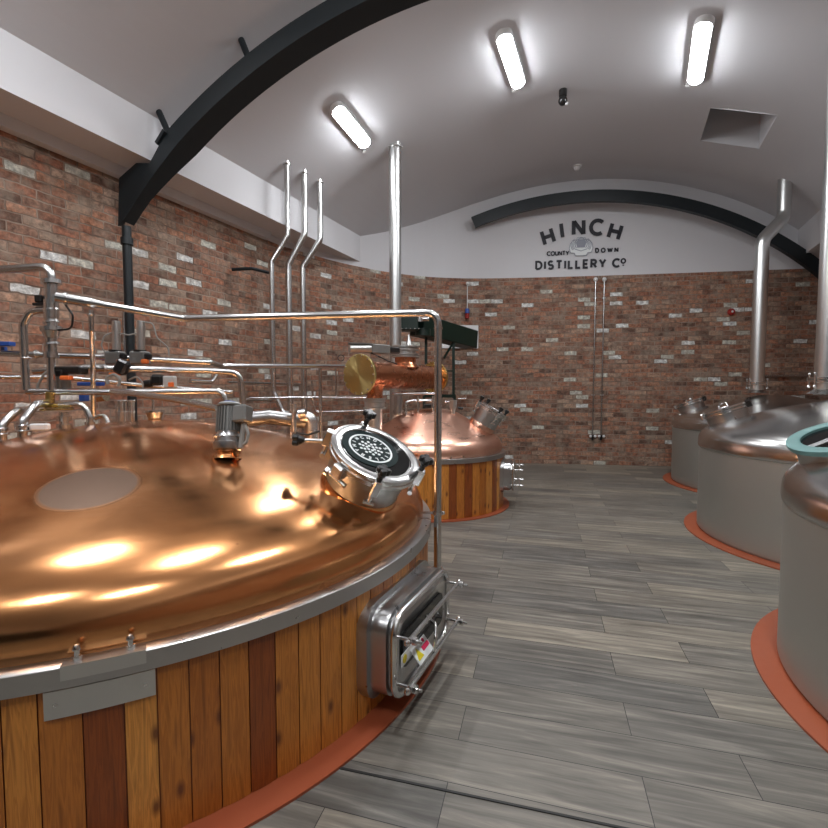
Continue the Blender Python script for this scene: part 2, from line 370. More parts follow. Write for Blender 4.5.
# barrel ceiling with the recess cut out
VS=(1.055,1.85); VT=(8.12,9.10)
ss=sorted(set([-5.3+i*(9.3/72) for i in range(73)]+list(VS)))
ts=[T0,-2,2,5,7,VT[0],VT[1],10,12.3]
mb=MB()
for i in range(len(ss)-1):
    for j in range(len(ts)-1):
        if VS[0]-1e-6<=ss[i]<VS[1]-1e-6 and abs(ts[j]-VT[0])<1e-6: continue
        q=[ST(ss[i],ts[j],ceil_z(ss[i])),ST(ss[i+1],ts[j],ceil_z(ss[i+1])),ST(ss[i+1],ts[j+1],ceil_z(ss[i+1])),ST(ss[i],ts[j+1],ceil_z(ss[i]))]
        mb.add(q,[(3,2,1,0)])
struct(mb.build('ceiling','ceiling'))
mb=MB(); zt=6.35
def quad(a,b_,c_,d_,mi=0): mb.add([a,b_,c_,d_],[(0,1,2,3)],mi)
s0,s1=VS;t0,t1=VT
quad(ST(s0,t0,ceil_z(s0)),ST(s0,t1,ceil_z(s0)),ST(s0,t1,zt),ST(s0,t0,zt))
quad(ST(s1,t1,ceil_z(s1)),ST(s1,t0,ceil_z(s1)),ST(s1,t0,zt),ST(s1,t1,zt))
quad(ST(s0,t1,ceil_z(s0)),ST(s1,t1,ceil_z(s1)),ST(s1,t1,zt),ST(s0,t1,zt))
quad(ST(s1,t0,ceil_z(s1)),ST(s0,t0,ceil_z(s0)),ST(s0,t0,zt),ST(s1,t0,zt))
quad(ST(s0,t0,zt),ST(s1,t0,zt),ST(s1,t1,zt),ST(s0,t1,zt),1)
struct(mb.build('trim_1',['ceiling','void'],flat=True))
mb=MB(); mb.tube([ST(1.3,8.6,zt-.01),ST(1.33,8.6,6.05),ST(1.45,8.62,6.0),ST(1.5,8.65,6.1),ST(1.46,8.7,zt-.01)],.012,.06)
tag(mb.build('loose_cable','black'),'loop of loose black cable hanging inside the square ceiling recess','cable')
# soffits
def soffit(name,sa,sb,z0,z1,te):
    mb=MB(); c0=ST((sa+sb)/2,(T0+te)/2,(z0+z1)/2); mb.box(c0,abs(sb-sa),te-T0,z1-z0,NX,AX,(0,0,1)); return struct(mb.build(name,'white_paint',flat=True))
soffit('trim_2',-4.655,-5.30,4.03,4.60,9.15)
soffit('trim_3',3.03,4.1,4.11,4.80,11.7)
mb=MB(); mb.box(ST(-5.11,(T0+5.9)/2,3.975),.10,5.9-T0,.11,NX,AX,(0,0,1)); struct(mb.build('trim_4','white_paint',flat=True))
# ---------------------------------------------------------------- arched beams
def beam(name,label,P0,deg,sa,sb,Ro,apex,bc,h,dep,stubs,gus):
    BD=V((math.sin(math.radians(deg)),math.cos(math.radians(deg)),0)); BN=V((-BD.y,BD.x,0))
    P0=V((P0[0],P0[1],0)); s0=P0.dot(NX); k=BD.dot(NX); bz=apex-Ro
    th=thing(name,label,'roof beam',P0+V((0,0,3.2)))
    n=56; mb=MB()
    aa=math.asin((sa-bc)/Ro); ab=math.asin((sb-bc)/Ro)
    sec=[(0,.01),(0,dep),(.02,dep),(.02,dep*.5+.01),(h-.02,dep*.5+.01),(h-.02,dep),(h,dep),(h,.0),(h-.02,0),(h-.02,.01)]
    vs=[];fs=[];K=len(sec)
    for i in range(n+1):
        al=aa+(ab-aa)*i/n
        foot=min(1,max(0,(-4.35-(bc+Ro*math.sin(al)))/.5)) if gus else 0
        for rad,dd in sec:
            rad=rad+(h*.8*foot if rad<h/2 else h*.12*foot); dd=dd*(1-.45*foot)
            R=Ro-rad; s_=bc+R*math.sin(al); z=bz+R*math.cos(al); q=P0+BD*((s_-s0)/k)+BN*dd; vs.append(V((q.x,q.y,z)))
    for i in range(n):
        for j in range(K): j2=(j+1)%K; fs.append((i*K+j,i*K+j2,(i+1)*K+j2,(i+1)*K+j))
    fs.append(tuple(range(K-1,-1,-1)));fs.append(tuple(n*K+j for j in range(K)))
    mb.add(vs,fs); mb.build('arch',M['beam'],th)
    for s_ in stubs:
        zt_=ceil_z(s_)+.02; sb_=bc+(s_-bc)*.955; zb_=bz+math.sqrt(Ro*Ro-(sb_-bc)**2)-.01
        pts=[]
        for ss_,z in ((s_,zt_),(sb_,zb_)): q=P0+BD*((ss_-s0)/k)+BN*(dep*.6); pts.append(V((q.x,q.y,z)))
        m2=MB(); m2.cyl(pts[0],pts[1],.033); m2.cyl(pts[1],pts[1]+(pts[0]-pts[1])*.06,.06); m2.build('hanger_post','beam',th)
    if gus:
        def bp_(s_,z,dd): r=P0+BD*((s_-s0)/k)+BN*dd; return V((r.x,r.y,z))
        Q0=P0+BN*.05
        def pl(x,y,off=0):
            d=ray(x,y); k_=((Q0+BN*off)-V((0,0,0))).dot(BN)/d.dot(BN); return EYE+d*k_
        poly=[(119,178),(136,163),(161,163),(153,182),(123,226),(118,226)]
        m2=MB(); vs=[pl(*q,.03) for q in poly]+[pl(*q) for q in poly]; kk=len(poly)
        m2.add(vs,[tuple(range(kk-1,-1,-1)),tuple(range(kk,2*kk))]+[(i,(i+1)%kk,kk+(i+1)%kk,kk+i) for i in range(kk)])
        m2.build('wall_bracket','beam',th,flat=True)
        m3=MB(); m3.box(bp_(-4.42,4.19,.05),.16,.14,.03,NX*.75+V((0,0,.66)),BN,(-.6,0,.75)); m3.build('cleat','beam',th,flat=True)
    return th
sA=cz(243,38).dot(NX); sB=cz(162,111).dot(NX)
beam('arched_beam','near dark steel arch beam crossing the ceiling at the top left',(-3.147,5.1),101,-5.06,3.5,5.50,5.63,-.72,.19,.28,[sA,sB,-2.4,-1.0,.5,2.2],True)
beam('arched_beam','far dark steel arch beam close to the white end wall above the lettering',(1.2,9.83),99.3,-2.93,3.62,6.1,5.51,-.78,.22,.10,[],False)
mb=MB(); a=P(127,243,5.05); mb.tube([a+V((0,0,.17)),a+V((0,0,-1.0)),V((a.x,a.y,0))],.045)
mb.cyl(a+V((0,0,-.02)),a+V((0,0,.05)),.06)
tag(mb.build('downpipe','beam'),'dark vertical pipe on the left brick wall below the near arch beam','pipe')
# ---------------------------------------------------------------- ceiling lamps
def lamp(a,b_,name='ceiling_light'):
    a=V(a);b_=V(b_);c=(a+b_)/2; s=c.dot(NX); up=V((0,0,0))+NX*(s-CS)+V((0,0,c.z-CZ)); up.normalize()
    x=(b_-a).normalized(); y=up.cross(x).normalized(); up=x.cross(y)
    L=(b_-a).length; th=thing(name,'','ceiling lamp',c)
    def stad(w,l,z,k=10):
        o=[];r=w/2
        for i in range(k+1): an=-PI/2+PI*i/k; o.append(c+x*(l/2-r+r*math.cos(an))+y*(r*math.sin(an))+up*z)
        for i in range(k+1): an=PI/2+PI*i/k; o.append(c+x*(-l/2+r+r*math.cos(an))+y*(r*math.sin(an))+up*z)
        return o
    def loft(secs,cap):
        mb=MB();rs=[stad(*q) for q in secs];K=len(rs[0]);vs=[p for r in rs for p in r];fs=[]
        for l in range(len(rs)-1):
            for i in range(K): j=(i+1)%K; fs.append((l*K+i,(l+1)*K+i,(l+1)*K+j,l*K+j))
        if cap: fs.append(tuple((len(rs)-1)*K+i for i in range(K)))
        return mb.add(vs,fs)
    loft([(.20,L,.0),(.205,L,-.055),(.19,L-.01,-.070)],True).build('housing','white_plastic',th)
    loft([(.178,L-.05,-.066),(.176,L-.05,-.076),(.14,L-.08,-.094),(.06,L-.16,-.10)],True).build('diffuser','lamp',th,ang=60)
    mb=MB(); e=c+x*(L/2); mb.tube([e-up*.03,e+x*.06-up*.05,e+x*.10-up*.01+y*.03,e+x*.08+up*.0+y*.09],.007,.05); mb.cyl(e+x*.08+y*.09+up*.01,e+x*.08+y*.09-up*.04,.028)
    mb.build('cable_gland','white_plastic',th)
    return th
LG='surface mounted ceiling lamps along the vault'
rows=[((333,103),(366,143),'glowing strip lamp lowest on the left slope of the vault'),((502,28),(519,83),'glowing strip lamp in the middle of the vault above the lettering'),((706,14),(696,79),'glowing strip lamp on the right of the vault above the square recess')]
lamps=[]
for a,b_,l in rows:
    A_=cz(*a);B_=cz(*b_); th=lamp(A_,B_); th['label']=l; th['group']=LG; lamps.append(th)
for k,dt in enumerate((-4.3,-8.2)):
    for i,th in enumerate(lamps):
        dup(th,th.location+AX*dt,['left','middle','right'][i]+' strip lamp of the %s row behind the viewer'%(['next','last'][k]),LG)
# camera dome and smoke detector
c=cz(563,90); th=thing('security_camera','small black dome camera hanging from the vault between two lamps','camera',c)
mb=MB(); mb.cyl(c+V((0,0,.02)),c-V((0,0,.10)),.055,bev=.01); mb.build('mount','black',th)
mb=MB(); mb.sphere(c-V((0,0,.15)),.065,18); mb.build('dome','black',th)
mb=MB(); mb.sphere(c+V((.05,-.02,-.20)),.022,10); mb.build('lens','white_plastic',th)
c=cz(577,166); th=thing('smoke_detector','small white smoke detector on the vault near the end wall','smoke detector',c)
mb=MB(); mb.cyl(c+V((0,0,.03)),c-V((0,0,.02)),.085,bev=.005); mb.build('base','white_plastic',th)
mb=MB(); mb.cyl(c-V((0,0,.025)),c-V((0,0,.08)),.06,.045,bev=.01); mb.build('sensor_head','white_plastic',th)
# ---------------------------------------------------------------- wall sign
WD=V((.992,-.126,0)); WN=V((-.126,-.992,0))
SC=V((3.547,9.863,0)); SC.z=P(583,245,9.863).z
def ribbon(pts,w,closed=False):
    n=len(pts);L=[];R=[]
    for i in range(n):
        if closed: a,b_,c_=pts[i-1],pts[i],pts[(i+1)%n]
        else: a=pts[max(i-1,0)];b_=pts[i];c_=pts[min(i+1,n-1)]
        d1=V((b_[0]-a[0],b_[1]-a[1]));d2=V((c_[0]-b_[0],c_[1]-b_[1]))
        if d1.length<1e-9:d1=d2
        if d2.length<1e-9:d2=d1
        d1.normalize();d2.normalize();n1=V((-d1.y,d1.x));n2=V((-d2.y,d2.x));m_=(n1+n2)
        m_.normalize();k=min(1/max(.3,m_.dot(n1)),1.35)
        L.append((b_[0]+m_.x*w/2*k,b_[1]+m_.y*w/2*k));R.append((b_[0]-m_.x*w/2*k,b_[1]-m_.y*w/2*k))
    return L,R
def arc(cx,cy,rx,ry,a0,a1,k=14): return [(cx+rx*math.cos(math.radians(a0+(a1-a0)*i/k)),cy+ry*math.sin(math.radians(a0+(a1-a0)*i/k))) for i in range(k+1)]
GL={'H':(.7,[[(0,0),(0,1)],[(.7,0),(.7,1)],[(0,.5),(.7,.5)]]),'I':(.0,[[(0,0),(0,1)]]),'N':(.72,[[(0,0),(0,1)],[(.72,0),(.72,1)],[(.03,.97),(.69,.03)]]),
'C':(.8,[arc(.48,.5,.48,.5,48,312,18)]),'O':(.95,[arc(.47,.5,.47,.5,0,360,24)]),'U':(.68,[[(0,1),(0,.34)]+arc(.34,.34,.34,.34,180,360)+[(.68,.34),(.68,1)]]),
'T':(.7,[[(0,1),(.7,1)],[(.35,0),(.35,1)]]),'Y':(.74,[[(0,1),(.37,.45)],[(.37,.45),(.74,1)],[(.37,.5),(.37,0)]]),'D':(.72,[[(0,0),(0,1),(.28,1)]+arc(.28,.5,.44,.5,90,-90,14)+[(.28,0),(0,0)]]),
'W':(1.1,[[(0,1),(.27,.02)],[(.27,.02),(.55,.9)],[(.55,.9),(.83,.02)],[(.83,.02),(1.1,1)]]),'S':(.6,[arc(.3,.74,.28,.26,35,270,12)+arc(.3,.25,.30,.25,90,-150,12)[1:]]),'L':(.52,[[(0,1),(0,0),(.52,0)]]),
'E':(.55,[[(.55,1),(0,1),(0,0),(.55,0)],[(0,.5),(.48,.5)]]),'R':(.62,[[(0,0),(0,1),(.32,1)]+arc(.32,.74,.27,.26,90,-90,10)+[(0,.48)],[(.3,.48),(.62,0)]])}
def glyph(mb,ch,cx,cy,h,rot,w,O,X,Y,d,centre=True):
    wd,st=GL[ch];r=math.radians(rot);X=V(X);Y=V(Y);O=V(O)
    for pl in st:
        L,R=ribbon([(p[0]*h,p[1]*h) for p in pl],w)
        for i in range(len(L)-1):
            q=[L[i],R[i],R[i+1],L[i+1]];poly=[]
            for a,b_ in q:
                if centre: a-=wd*h/2
                b_-=h/2
                poly.append((cx+a*math.cos(r)-b_*math.sin(r),cy+a*math.sin(r)+b_*math.cos(r)))
            mb.prism(poly,O,X,Y,d)
def word(mb,txt,x0,x1,cy,h,w,O,X,Y,d):
    ws=[GL[c_][0]*h if c_!=' ' else .45*h for c_ in txt]; tot=sum(ws); gap=(x1-x0-w-tot)/(len(txt)-1); x=x0+w/2
    for c_,q in zip(txt,ws):
        if c_!=' ': glyph(mb,c_,x+q/2,cy,h,0,w,O,X,Y,d)
        x+=q+gap
UP=V((0,0,1))
so=SC+WN*.004
th=thing('wall_sign','dark painted distillery name and crest on the white end wall','sign',SC)
def letter(ch,x,y,h,rot,w_):
    mb=MB(); glyph(mb,ch,x,y,h,rot,w_,so,WD,UP,.006); mb.build('letter','letter',th,flat=True)
def wordparts(txt,x0,x1,y,h,w_):
    ws=[GL[c_][0]*h for c_ in txt]; gap=(x1-x0-w_-sum(ws))/(len(txt)-1); x=x0+w_/2
    for c_,q in zip(txt,ws): letter(c_,x+q/2,y,h,0,w_); x+=q+gap
for ch,x,y,r in (('H',-.77,.20,17),('I',-.49,.315,8),('N',-.155,.36,1),('C',.20,.35,-6),('H',.565,.25,-16)): letter(ch,x,y,.275,r,.075)
wordparts('COUNTY',-.79,-.33,-.150,.075,.024); wordparts('DOWN',.18,.64,-.12,.078,.026)
wordparts('DISTILLERY',-1.02,.41,-.385,.15,.044); letter('C',.60,-.385,.15,0,.044); letter('O',.74,-.35,.085,0,.03)
mb=MB(); mb.box(so+WD*.74+UP*-.435+WN*.003,.035,.02,.006,WD,UP,WN); mb.build('letter_dot','letter',th,flat=True)
mb=MB(); mb2=MB(); mb3=MB()
cr0=so-WD*.10+UP*-.03
mb.prism([(-.10,-.19),(.10,-.19),(.13,-.13),(.21,-.12),(.235,-.03),(.215,.06),(.17,.12),(.10,.14),(.07,.19),(-.07,.19),(-.10,.14),(-.17,.12),(-.215,.06),(-.235,-.03),(-.21,-.12),(-.13,-.13)],cr0,WD,UP,.003)
mb2.prism([(-.075,-.02),(.075,-.02),(.105,.08),(.06,.15),(-.06,.15),(-.105,.08)],cr0+WN*.003,WD,UP,.0035)
for pl,w_ in (([(-.11,-.185),(.11,-.185),(.13,-.13),(.21,-.12),(.235,-.03),(.215,.06),(.17,.12),(.10,.14),(.07,.185),(-.07,.185),(-.10,.14),(-.17,.12),(-.215,.06),(-.235,-.03),(-.21,-.12),(-.13,-.13),(-.11,-.185)],.012),(arc(0,.05,.12,.12,-40,220,20),.016),([(-.12,-.05),(0,-.09),(.12,-.05)],.014)):
    L,R=ribbon(pl,w_)
    for i in range(len(L)-1): mb2.prism([L[i],R[i],R[i+1],L[i+1]],cr0+WN*.003,WD,UP,.004)
for sg in (-1,1):
    for rr in (.15,.175,.20):
        L,R=ribbon([(sg*a,b_) for a,b_ in arc(0,.03,rr,rr*.85,-35,50,10)],.012)
        for i in range(len(L)-1): mb2.prism([L[i],R[i],R[i+1],L[i+1]][::sg],cr0+WN*.003,WD,UP,.004)
mb3.box(cr0+UP*-.15+WN*.006,.22,.05,.006,WD,UP,WN)
mb.build('crest_ground','print_white',th,flat=True); o=mb2.build('crest_lines','lilac',th,flat=True); mb3.build('crest_banner','print_white',th,flat=True)
# ---------------------------------------------------------------- knob / manway / door builders
def knob(parent,base,axis,r=.04,stem=.05,name='clamp_knob'):
    x,y,n=basis(axis); mb=MB()
    mb.lathe([(.016,0),(.016,stem),(.024,stem+.01),(.03,stem+.03)],base,n,12,0,True,True)
    for i in range(4):
        a=PI/4+i*PI/2; c=V(base)+n*(stem+.04)+(x*math.cos(a)+y*math.sin(a))*r*.62
        mb.cyl(c-n*.018,c+n*.018,r*.52,k=12,bev=.006)
    mb.cyl(V(base)+n*(stem+.02),V(base)+n*(stem+.058),r*.6,k=14,bev=.006)
    return mb.build(name,'black',parent)
def manway(tank,base,axis,R,L,style,knobs,collar=None,under=.12):
    x,y,n=basis(axis); base=V(base)
    mb=MB(); mb.lathe([(R*.9,-under),(R*.9,L*.92),(R*1.0,L*.93),(R*1.0,L)],base,n,48); nk=mb.build('manway',{'plain':'steel_band','logo':'neck','teal':'neck'}.get(style,'steel'),tank)
    if collar:
        mb=MB(); mb.lathe([(R*.97,-under),(R*.94,L*.10),(R*.915,L*.26),(R*.905,L*.28)],base,n,48); mb.build('manway_collar',collar,nk)
    top=base+n*L
    if style=='teal':
        mb=MB(); mb.lathe([(R*1.02,.0),(R*1.04,.012),(R*1.04,.03),(R*.80,.034),(R*.76,.03),(R*.76,.0)],top,n,48); mb.build('gasket','teal',nk)
        mb=MB(); mb.cyl(top+n*.0,top+n*.015,R*.78,k=40); mb.build('sight_glass','glass_dark',nk)
        mb=MB(); mb.bar(top+n*.022-y*R*.76,top+n*.022+y*R*.76,.045,.012,n); mb.build('lid_bar','steel_band',nk)
        return nk
    mb=MB(); mb.lathe([(R*1.02,.002),(R*1.06,.008),(R*1.06,.03),(R*1.0,.04),(R*1.07,.045),(R*1.07,.062),(R*.98,.07),(R*.86,.066),(R*.84,.058),(R*.2,.058),(.001,.058)],top,n,56); mb.build('lid','steel',nk)
    for a,kind in knobs:
        d=(x*math.cos(a)+y*math.sin(a)); p=top+d*R*1.09
        mb=MB(); mb.box(p+n*.01,.06,.045,.09,d,n.cross(d),n,0,.006); mb.cyl(p-n*.09,p+n*.06,.012); mb.cyl(p-n*.10-n.cross(d)*.03,p-n*.10+n.cross(d)*.03,.014,k=10)
        mb.build('clamp_lug','steel',nk)
        if kind=='knob': knob(nk,p+n*.05,n,.042*R/.26,.03)
        elif kind=='out': knob(nk,p+d*.02,d*.9+n*.15,.045*R/.26,.12)
    return nk
def side_door(tank,S,out,tan,R,w,h,zc,detail=True):
    """oblong pressure door on the side of a clad vessel. S on the surface, out/tan horizontal unit vectors"""
    S=V((S[0],S[1],zc));out=V(out).normalized();tan=V(tan).normalized()
    def rr(w_,h_,r,k=8):
        o=[]
        for qx,qy,a0 in ((1,1,0),(-1,1,90),(-1,-1,180),(1,-1,270)):
            for i in range(k+1):
                a=math.radians(a0+90*i/k); o.append((qx*(w_/2-r)+r*math.cos(a),qy*(h_/2-r)+r*math.sin(a)))
        return o
    def loft(secs,cap=True,cap0=False):
        mb=MB();vs=[];K=0
        for w_,h_,r,d in secs:
            p=rr(w_,h_,r);K=len(p);vs+=[S+tan*a+UP*b_+out*d for a,b_ in p]
        fs=[]
        for l in range(len(secs)-1):
            for i in range(K): j=(i+1)%K; fs.append((l*K+j,l*K+i,(l+1)*K+i,(l+1)*K+j))
        if cap: fs.append(tuple((len(secs)-1)*K+i for i in range(K-1,-1,-1)))
        return mb.add(vs,fs)
    sag=R-math.sqrt(R*R-(w/2)**2)
    d=loft([(w+.05,h+.06,.12,-sag-.03),(w+.05,h+.06,.12,.012),(w+.01,h+.01,.10,.014),(w,h,.10,.016),(w,h,.10,.10),(w-.03,h-.03,.09,.105)]).build('side_door','steel_band',tank)
    mb=MB(); mb.tube([S+tan*a+UP*b_+out*.135 for a,b_ in rr(w-.02,h-.02,.10)],.016,0,10,0,False,True); mb.build('door_rim','steel',d)
    loft([(w-.04,h-.04,.09,.10),(w-.04,h-.04,.09,.125),(w-.12,h-.12,.07,.14),(w-.16,h-.16,.06,.128)]).build('door_panel','steel_band',d)
    loft([(w-.20,h*.42,.04,.12),(w-.20,h*.42,.04,.142)]).build('inspection_panel','glass_dark',d)
    for zz in (h*.27,-h*.27):
        mb=MB(); a=S+UP*zz; mb.tube([a-tan*(w*.47)+out*.21,a+tan*(w*.52)+out*.21],.011,0,10)
        for sg in (-1,1): mb.sphere(a+tan*(sg*w*.50)+out*.21,.017,10)
        mb.build('clamp_bar','steel',d)
        for sg in (-1,1):
            mb=MB(); b_=a+tan*(sg*w*.46); mb.tube([b_+out*.06-tan*.0,b_+out*.27],.008,0,8); mb.cyl(b_+out*.225,b_+out*.245,.02,k=8); mb.box(b_+out*.07,.03,.03,.05,tan,out,UP,0,.004); mb.build('swing_bolt','steel',d)
    if detail:
        mb=MB(); a=S-tan*w*.12+UP*.02; mb.tube([a+UP*.05+tan*.07+out*.16,a+UP*.045+tan*.02+out*.23,a+UP*-.0-tan*.03+out*.25,a-UP*.07-tan*.02+out*.24],.009,.03); mb.build('door_handle','steel',d)
        t2=(UP*.75+out*-.66).normalized(); nn=tan.cross(t2).normalized()
        if nn.dot(out)<0: nn=-nn
        a=S-tan*w*.16-UP*.055+out*.175
        mb=MB(); mb.box(a,.17,.004,.085,tan,nn,t2); mb.build('warning_label','print_white',d)
        f=a+nn*.003
        mb=MB(); mb.box(f+tan*.04+t2*.0,.075,.003,.022,tan,nn,t2); mb.build('label_symbol','magenta',d)
        mb=MB(); mb.cyl(f+tan*.045+t2*.028-nn*.001,f+tan*.045+t2*.028+nn*.002,.010); mb.build('label_symbol','magenta',d)
        mb=MB(); mb.prism([(-.03,-.025),(.03,-.025),(0,.028)],f-tan*.045-nn*.001,tan if tan.cross(t2).dot(nn)>0 else -tan,t2,.003); mb.build('label_symbol','yellow',d)
        mb=MB(); mb.box(S-tan*w*.30+UP*-.03+out*.146,.16,.004,.06,tan,out,UP); mb.build('warning_label','print_white',d)
        mb=MB(); mb.cyl(S-tan*w*.36+UP*-.03+out*.147,S-tan*w*.36+UP*-.03+out*.151,.02); mb.build('label_symbol','yellow',d)
    return d
# ---------------------------------------------------------------- wooden clad vessels
def dome_prof(pts,k=6): return catmull(pts,k)
def prof_z(pr,r):
    for (r0,z0),(r1,z1) in zip(pr,pr[1:]):
        if min(r0,r1)-1e-9<=r<=max(r0,r1)+1e-9 and abs(r1-r0)>1e-9: return z0+(z1-z0)*(r-r0)/(r1-r0)
    return pr[-1][1]
def clad_vessel(name,label,c,R,h,ringR,prof,nst,cop,bandh,seed,darka=None):
    th=thing(name,label,'brewing vessel',(c[0],c[1],0))
    O=V((c[0],c[1],0)); rnd=random.Random(seed)
    mb=MB(); mb.lathe([(R-.02,.0),(R-.02,.012),(ringR,.012),(ringR,.0)],O,UP,128); mb.build('floor_ring','ring',th,flat=False)
    mb=MB()
    ang=0;wid=[]
    for i in range(nst): wid.append(rnd.uniform(.82,1.18))
    tot=sum(wid)
    for i in range(nst):
        a0=ang;a1=ang+wid[i]/tot*2*PI;ang=a1; g=.0022/R; K=3; tone=rnd.random(); tone=.04 if rnd.random()<(.22 if darka is None else .03) else .25+.75*tone; vo=rnd.uniform(0,30); tone=.03 if darka is not None and a0<darka%(2*PI)<a1 else tone
        bt=[(R-.02,-g*0),(R-.004,0),(R,.0)]
        vs=[];
        for z in (.013,h):
            for j in range(K+1):
                a=a0+g+(a1-a0-2*g)*j/K; rr=R-(.003 if j in(0,K) else 0)
                vs.append(O+V((rr*math.cos(a),rr*math.sin(a),z)))
            for j in (K,0):
                a=a0+g+(a1-a0-2*g)*j/K; vs.append(O+V(((R-.025)*math.cos(a),(R-.025)*math.sin(a),z)))
        n_=K+3; fi=len(mb.f); fs=[(j,j+1,n_+j+1,n_+j) for j in range(K)]+[(K,K+1,n_+K+1,n_+K),(K+2,0,n_,n_+K+2)]
        mb.add(vs,fs)
        w_=(a1-a0)*R
        for q,f in enumerate(fs):
            if q<K: mb.uv[fi+q]=[(i*.37+w_*q/K,vo),(i*.37+w_*(q+1)/K,vo),(i*.37+w_*(q+1)/K,vo+h),(i*.37+w_*q/K,vo+h)]
            mb.tone[fi+q]=tone if q<K else 0
    fi=len(mb.f); mb.lathe([(R-.012,.013),(R-.012,h)],O,UP,96)
    for q in range(fi,len(mb.f)): mb.tone[q]=0.
    mb.build('timber_cladding','wood',th,ang=20)
    mb=MB(); mb.lathe([(R-.03,h-.004),(R+.022,h-.004),(R+.022,h+bandh-.004),(R+.016,h+bandh),(R-.06,h+bandh),(R-.06,h+bandh-.01)],O,UP,160); mb.build('steel_hoop','steel_band',th,ang=50)
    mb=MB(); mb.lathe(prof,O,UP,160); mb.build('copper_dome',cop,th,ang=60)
    return th
NC=(-1.865,3.295); NR=1.963
pN=dome_prof([(1.925,.70),(1.93,.76),(1.915,.83),(1.86,.91),(1.74,.99),(1.55,1.065),(1.2,1.175),(.8,1.275),(.4,1.35),(.15,1.373),(.0008,1.376)])
def on_surf(px,py,R,c):   # hit of the sight line on the vertical cylinder
    d=ray(px,py); A_=d.x**2+d.y**2; B_=-2*(d.x*c[0]+d.y*c[1]); C_=c[0]**2+c[1]**2-R*R; t=(-B_-math.sqrt(B_*B_-4*A_*C_))/(2*A_); q=EYE+d*t; return math.atan2(q.y-c[1],q.x-c[0]),q.z
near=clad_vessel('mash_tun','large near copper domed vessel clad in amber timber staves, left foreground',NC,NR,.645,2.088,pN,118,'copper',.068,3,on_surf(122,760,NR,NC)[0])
NO=V((NC[0],NC[1],0))
# hoop joint plate with two bolts, blank name plate
def on_surf(px,py,R,c):   # hit of the sight line on the vertical cylinder
    d=ray(px,py); A_=d.x**2+d.y**2; B_=-2*(d.x*c[0]+d.y*c[1]); C_=c[0]**2+c[1]**2-R*R; t=(-B_-math.sqrt(B_*B_-4*A_*C_))/(2*A_); q=EYE+d*t; return math.atan2(q.y-c[1],q.x-c[0]),q.z
def curved_plate(R0,R1,a0,a1,z0,z1,name,mat,par,k=12,c=NO):
    mb=MB();vs=[]
    for z in (z0,z1):
        for i in range(k+1):
            a=a0+(a1-a0)*i/k
            for R_ in (R0,R1): vs.append(c+V((R_*math.cos(a),R_*math.sin(a),z)))
    n_=2*(k+1);fs=[]
    for i in range(k):
        a,b_=2*i,2*i+2
        fs+=[(a+1,b_+1,n_+b_+1,n_+a+1),(a,n_+a,n_+b_,b_),(a,b_,b_+1,a+1),(n_+a,n_+a+1,n_+b_+1,n_+b_)]
    fs+=[(0,1,n_+1,n_),(2*k,n_+2*k,n_+2*k+1,2*k+1)]
    mb.add(vs,fs); return mb.build(name,mat,par)
a0,_=on_surf(43,700,NR+.01,NC);a1,_=on_surf(155.5,680,NR+.01,NC)
np_=curved_plate(NR+.004,NR+.010,a0,a1,.540,.632,'name_plate','flue',near)
for f in (.1,.9):
    a=a0+(a1-a0)*f; mb=MB(); d=V((math.cos(a),math.sin(a),0)); q=NO+d*(NR+.009)+UP*.586; mb.cyl(q,q+d*.004,.006,k=10); mb.build('rivet','steel',np_)
b0,_=on_surf(60,670,NR+.025,NC);b1,_=on_surf(146,650,NR+.025,NC)
jp=curved_plate(NR-.02,NR+.028,b0,b1,.67,.717,'joint_plate','flue',near)
for px in (77,131):
    a,_=on_surf(px,660,NR,NC); d=V((math.cos(a),math.sin(a),0)); q=NO+d*(NR-.002)+UP*.717
    mb=MB(); mb.cyl(q,q+UP*.014,.013,k=6); mb.cyl(q+UP*.014,q+UP*.034,.008,k=10); mb.lathe([(.013,.034),(.013,.04),(.008,.05),(.001,.052)],q,UP,12); mb.build('hoop_bolt','steel',near)
# manway with printed disc
LP=P(374,457,2.62); nN=V((.40,-.36,.84)).normalized()
bN=LP-nN*.24
mw=manway(near,bN,nN,.245,.215,'logo',[],'copper',.22)
x,y,n=basis(nN); R=.245
top=bN+nN*.215
view=(EYE-top).normalized(); right=V((1,0,0))
ex=(right-n*right.dot(n)).normalized(); ey=n.cross(ex)
def dirp(dx,dy): return (ex*dx+ey*dy).normalized()
# glass ring and dark disc printed off-centre over the lid
mb=MB(); mb.lathe([(R*.82,.058),(R*.82,.064),(.001,.064)],top,n,48); mb.build('sight_glass','glass_dark',mw)
dc=top+n*.064-ex*R*.15+ey*R*.02
mb=MB(); mb.lathe([(R*.68,.0),(R*.68,.004),(.001,.004)],dc,n,48); disc=mb.build('printed_disc','green_lid',mw)
mb=MB(); 
R0_=R;R=R*1.15
mb.lathe([(R*.46,.004),(R*.46,.0055),(R*.42,.0055),(R*.42,.004)],dc,n,48)
for i,ch in enumerate('HINCHDISTILLERY'):
    tot=15; an=200-i*(360/tot)
    r_=math.radians(an); 
    glyph(mb,ch,0,0,R*.075,0,R*.018,dc+n*.0042+ex*(R*.355*math.cos(r_))+ey*(R*.355*math.sin(r_)),ex*math.sin(r_)-ey*math.cos(r_),ex*math.cos(r_)+ey*math.sin(r_),.0012)
for rr in (.07,.14,.2):
    for k in range(4+int(rr*30)):
        r_=2*PI*k/(4+int(rr*30)); q=dc+n*.004+ex*(R*rr*1.15*math.cos(r_))+ey*(R*rr*math.sin(r_)); mb.cyl(q,q+n*.0015,R*.032,k=8)
R=R0_
mb.build('printed_crest','print_white',disc,flat=True)
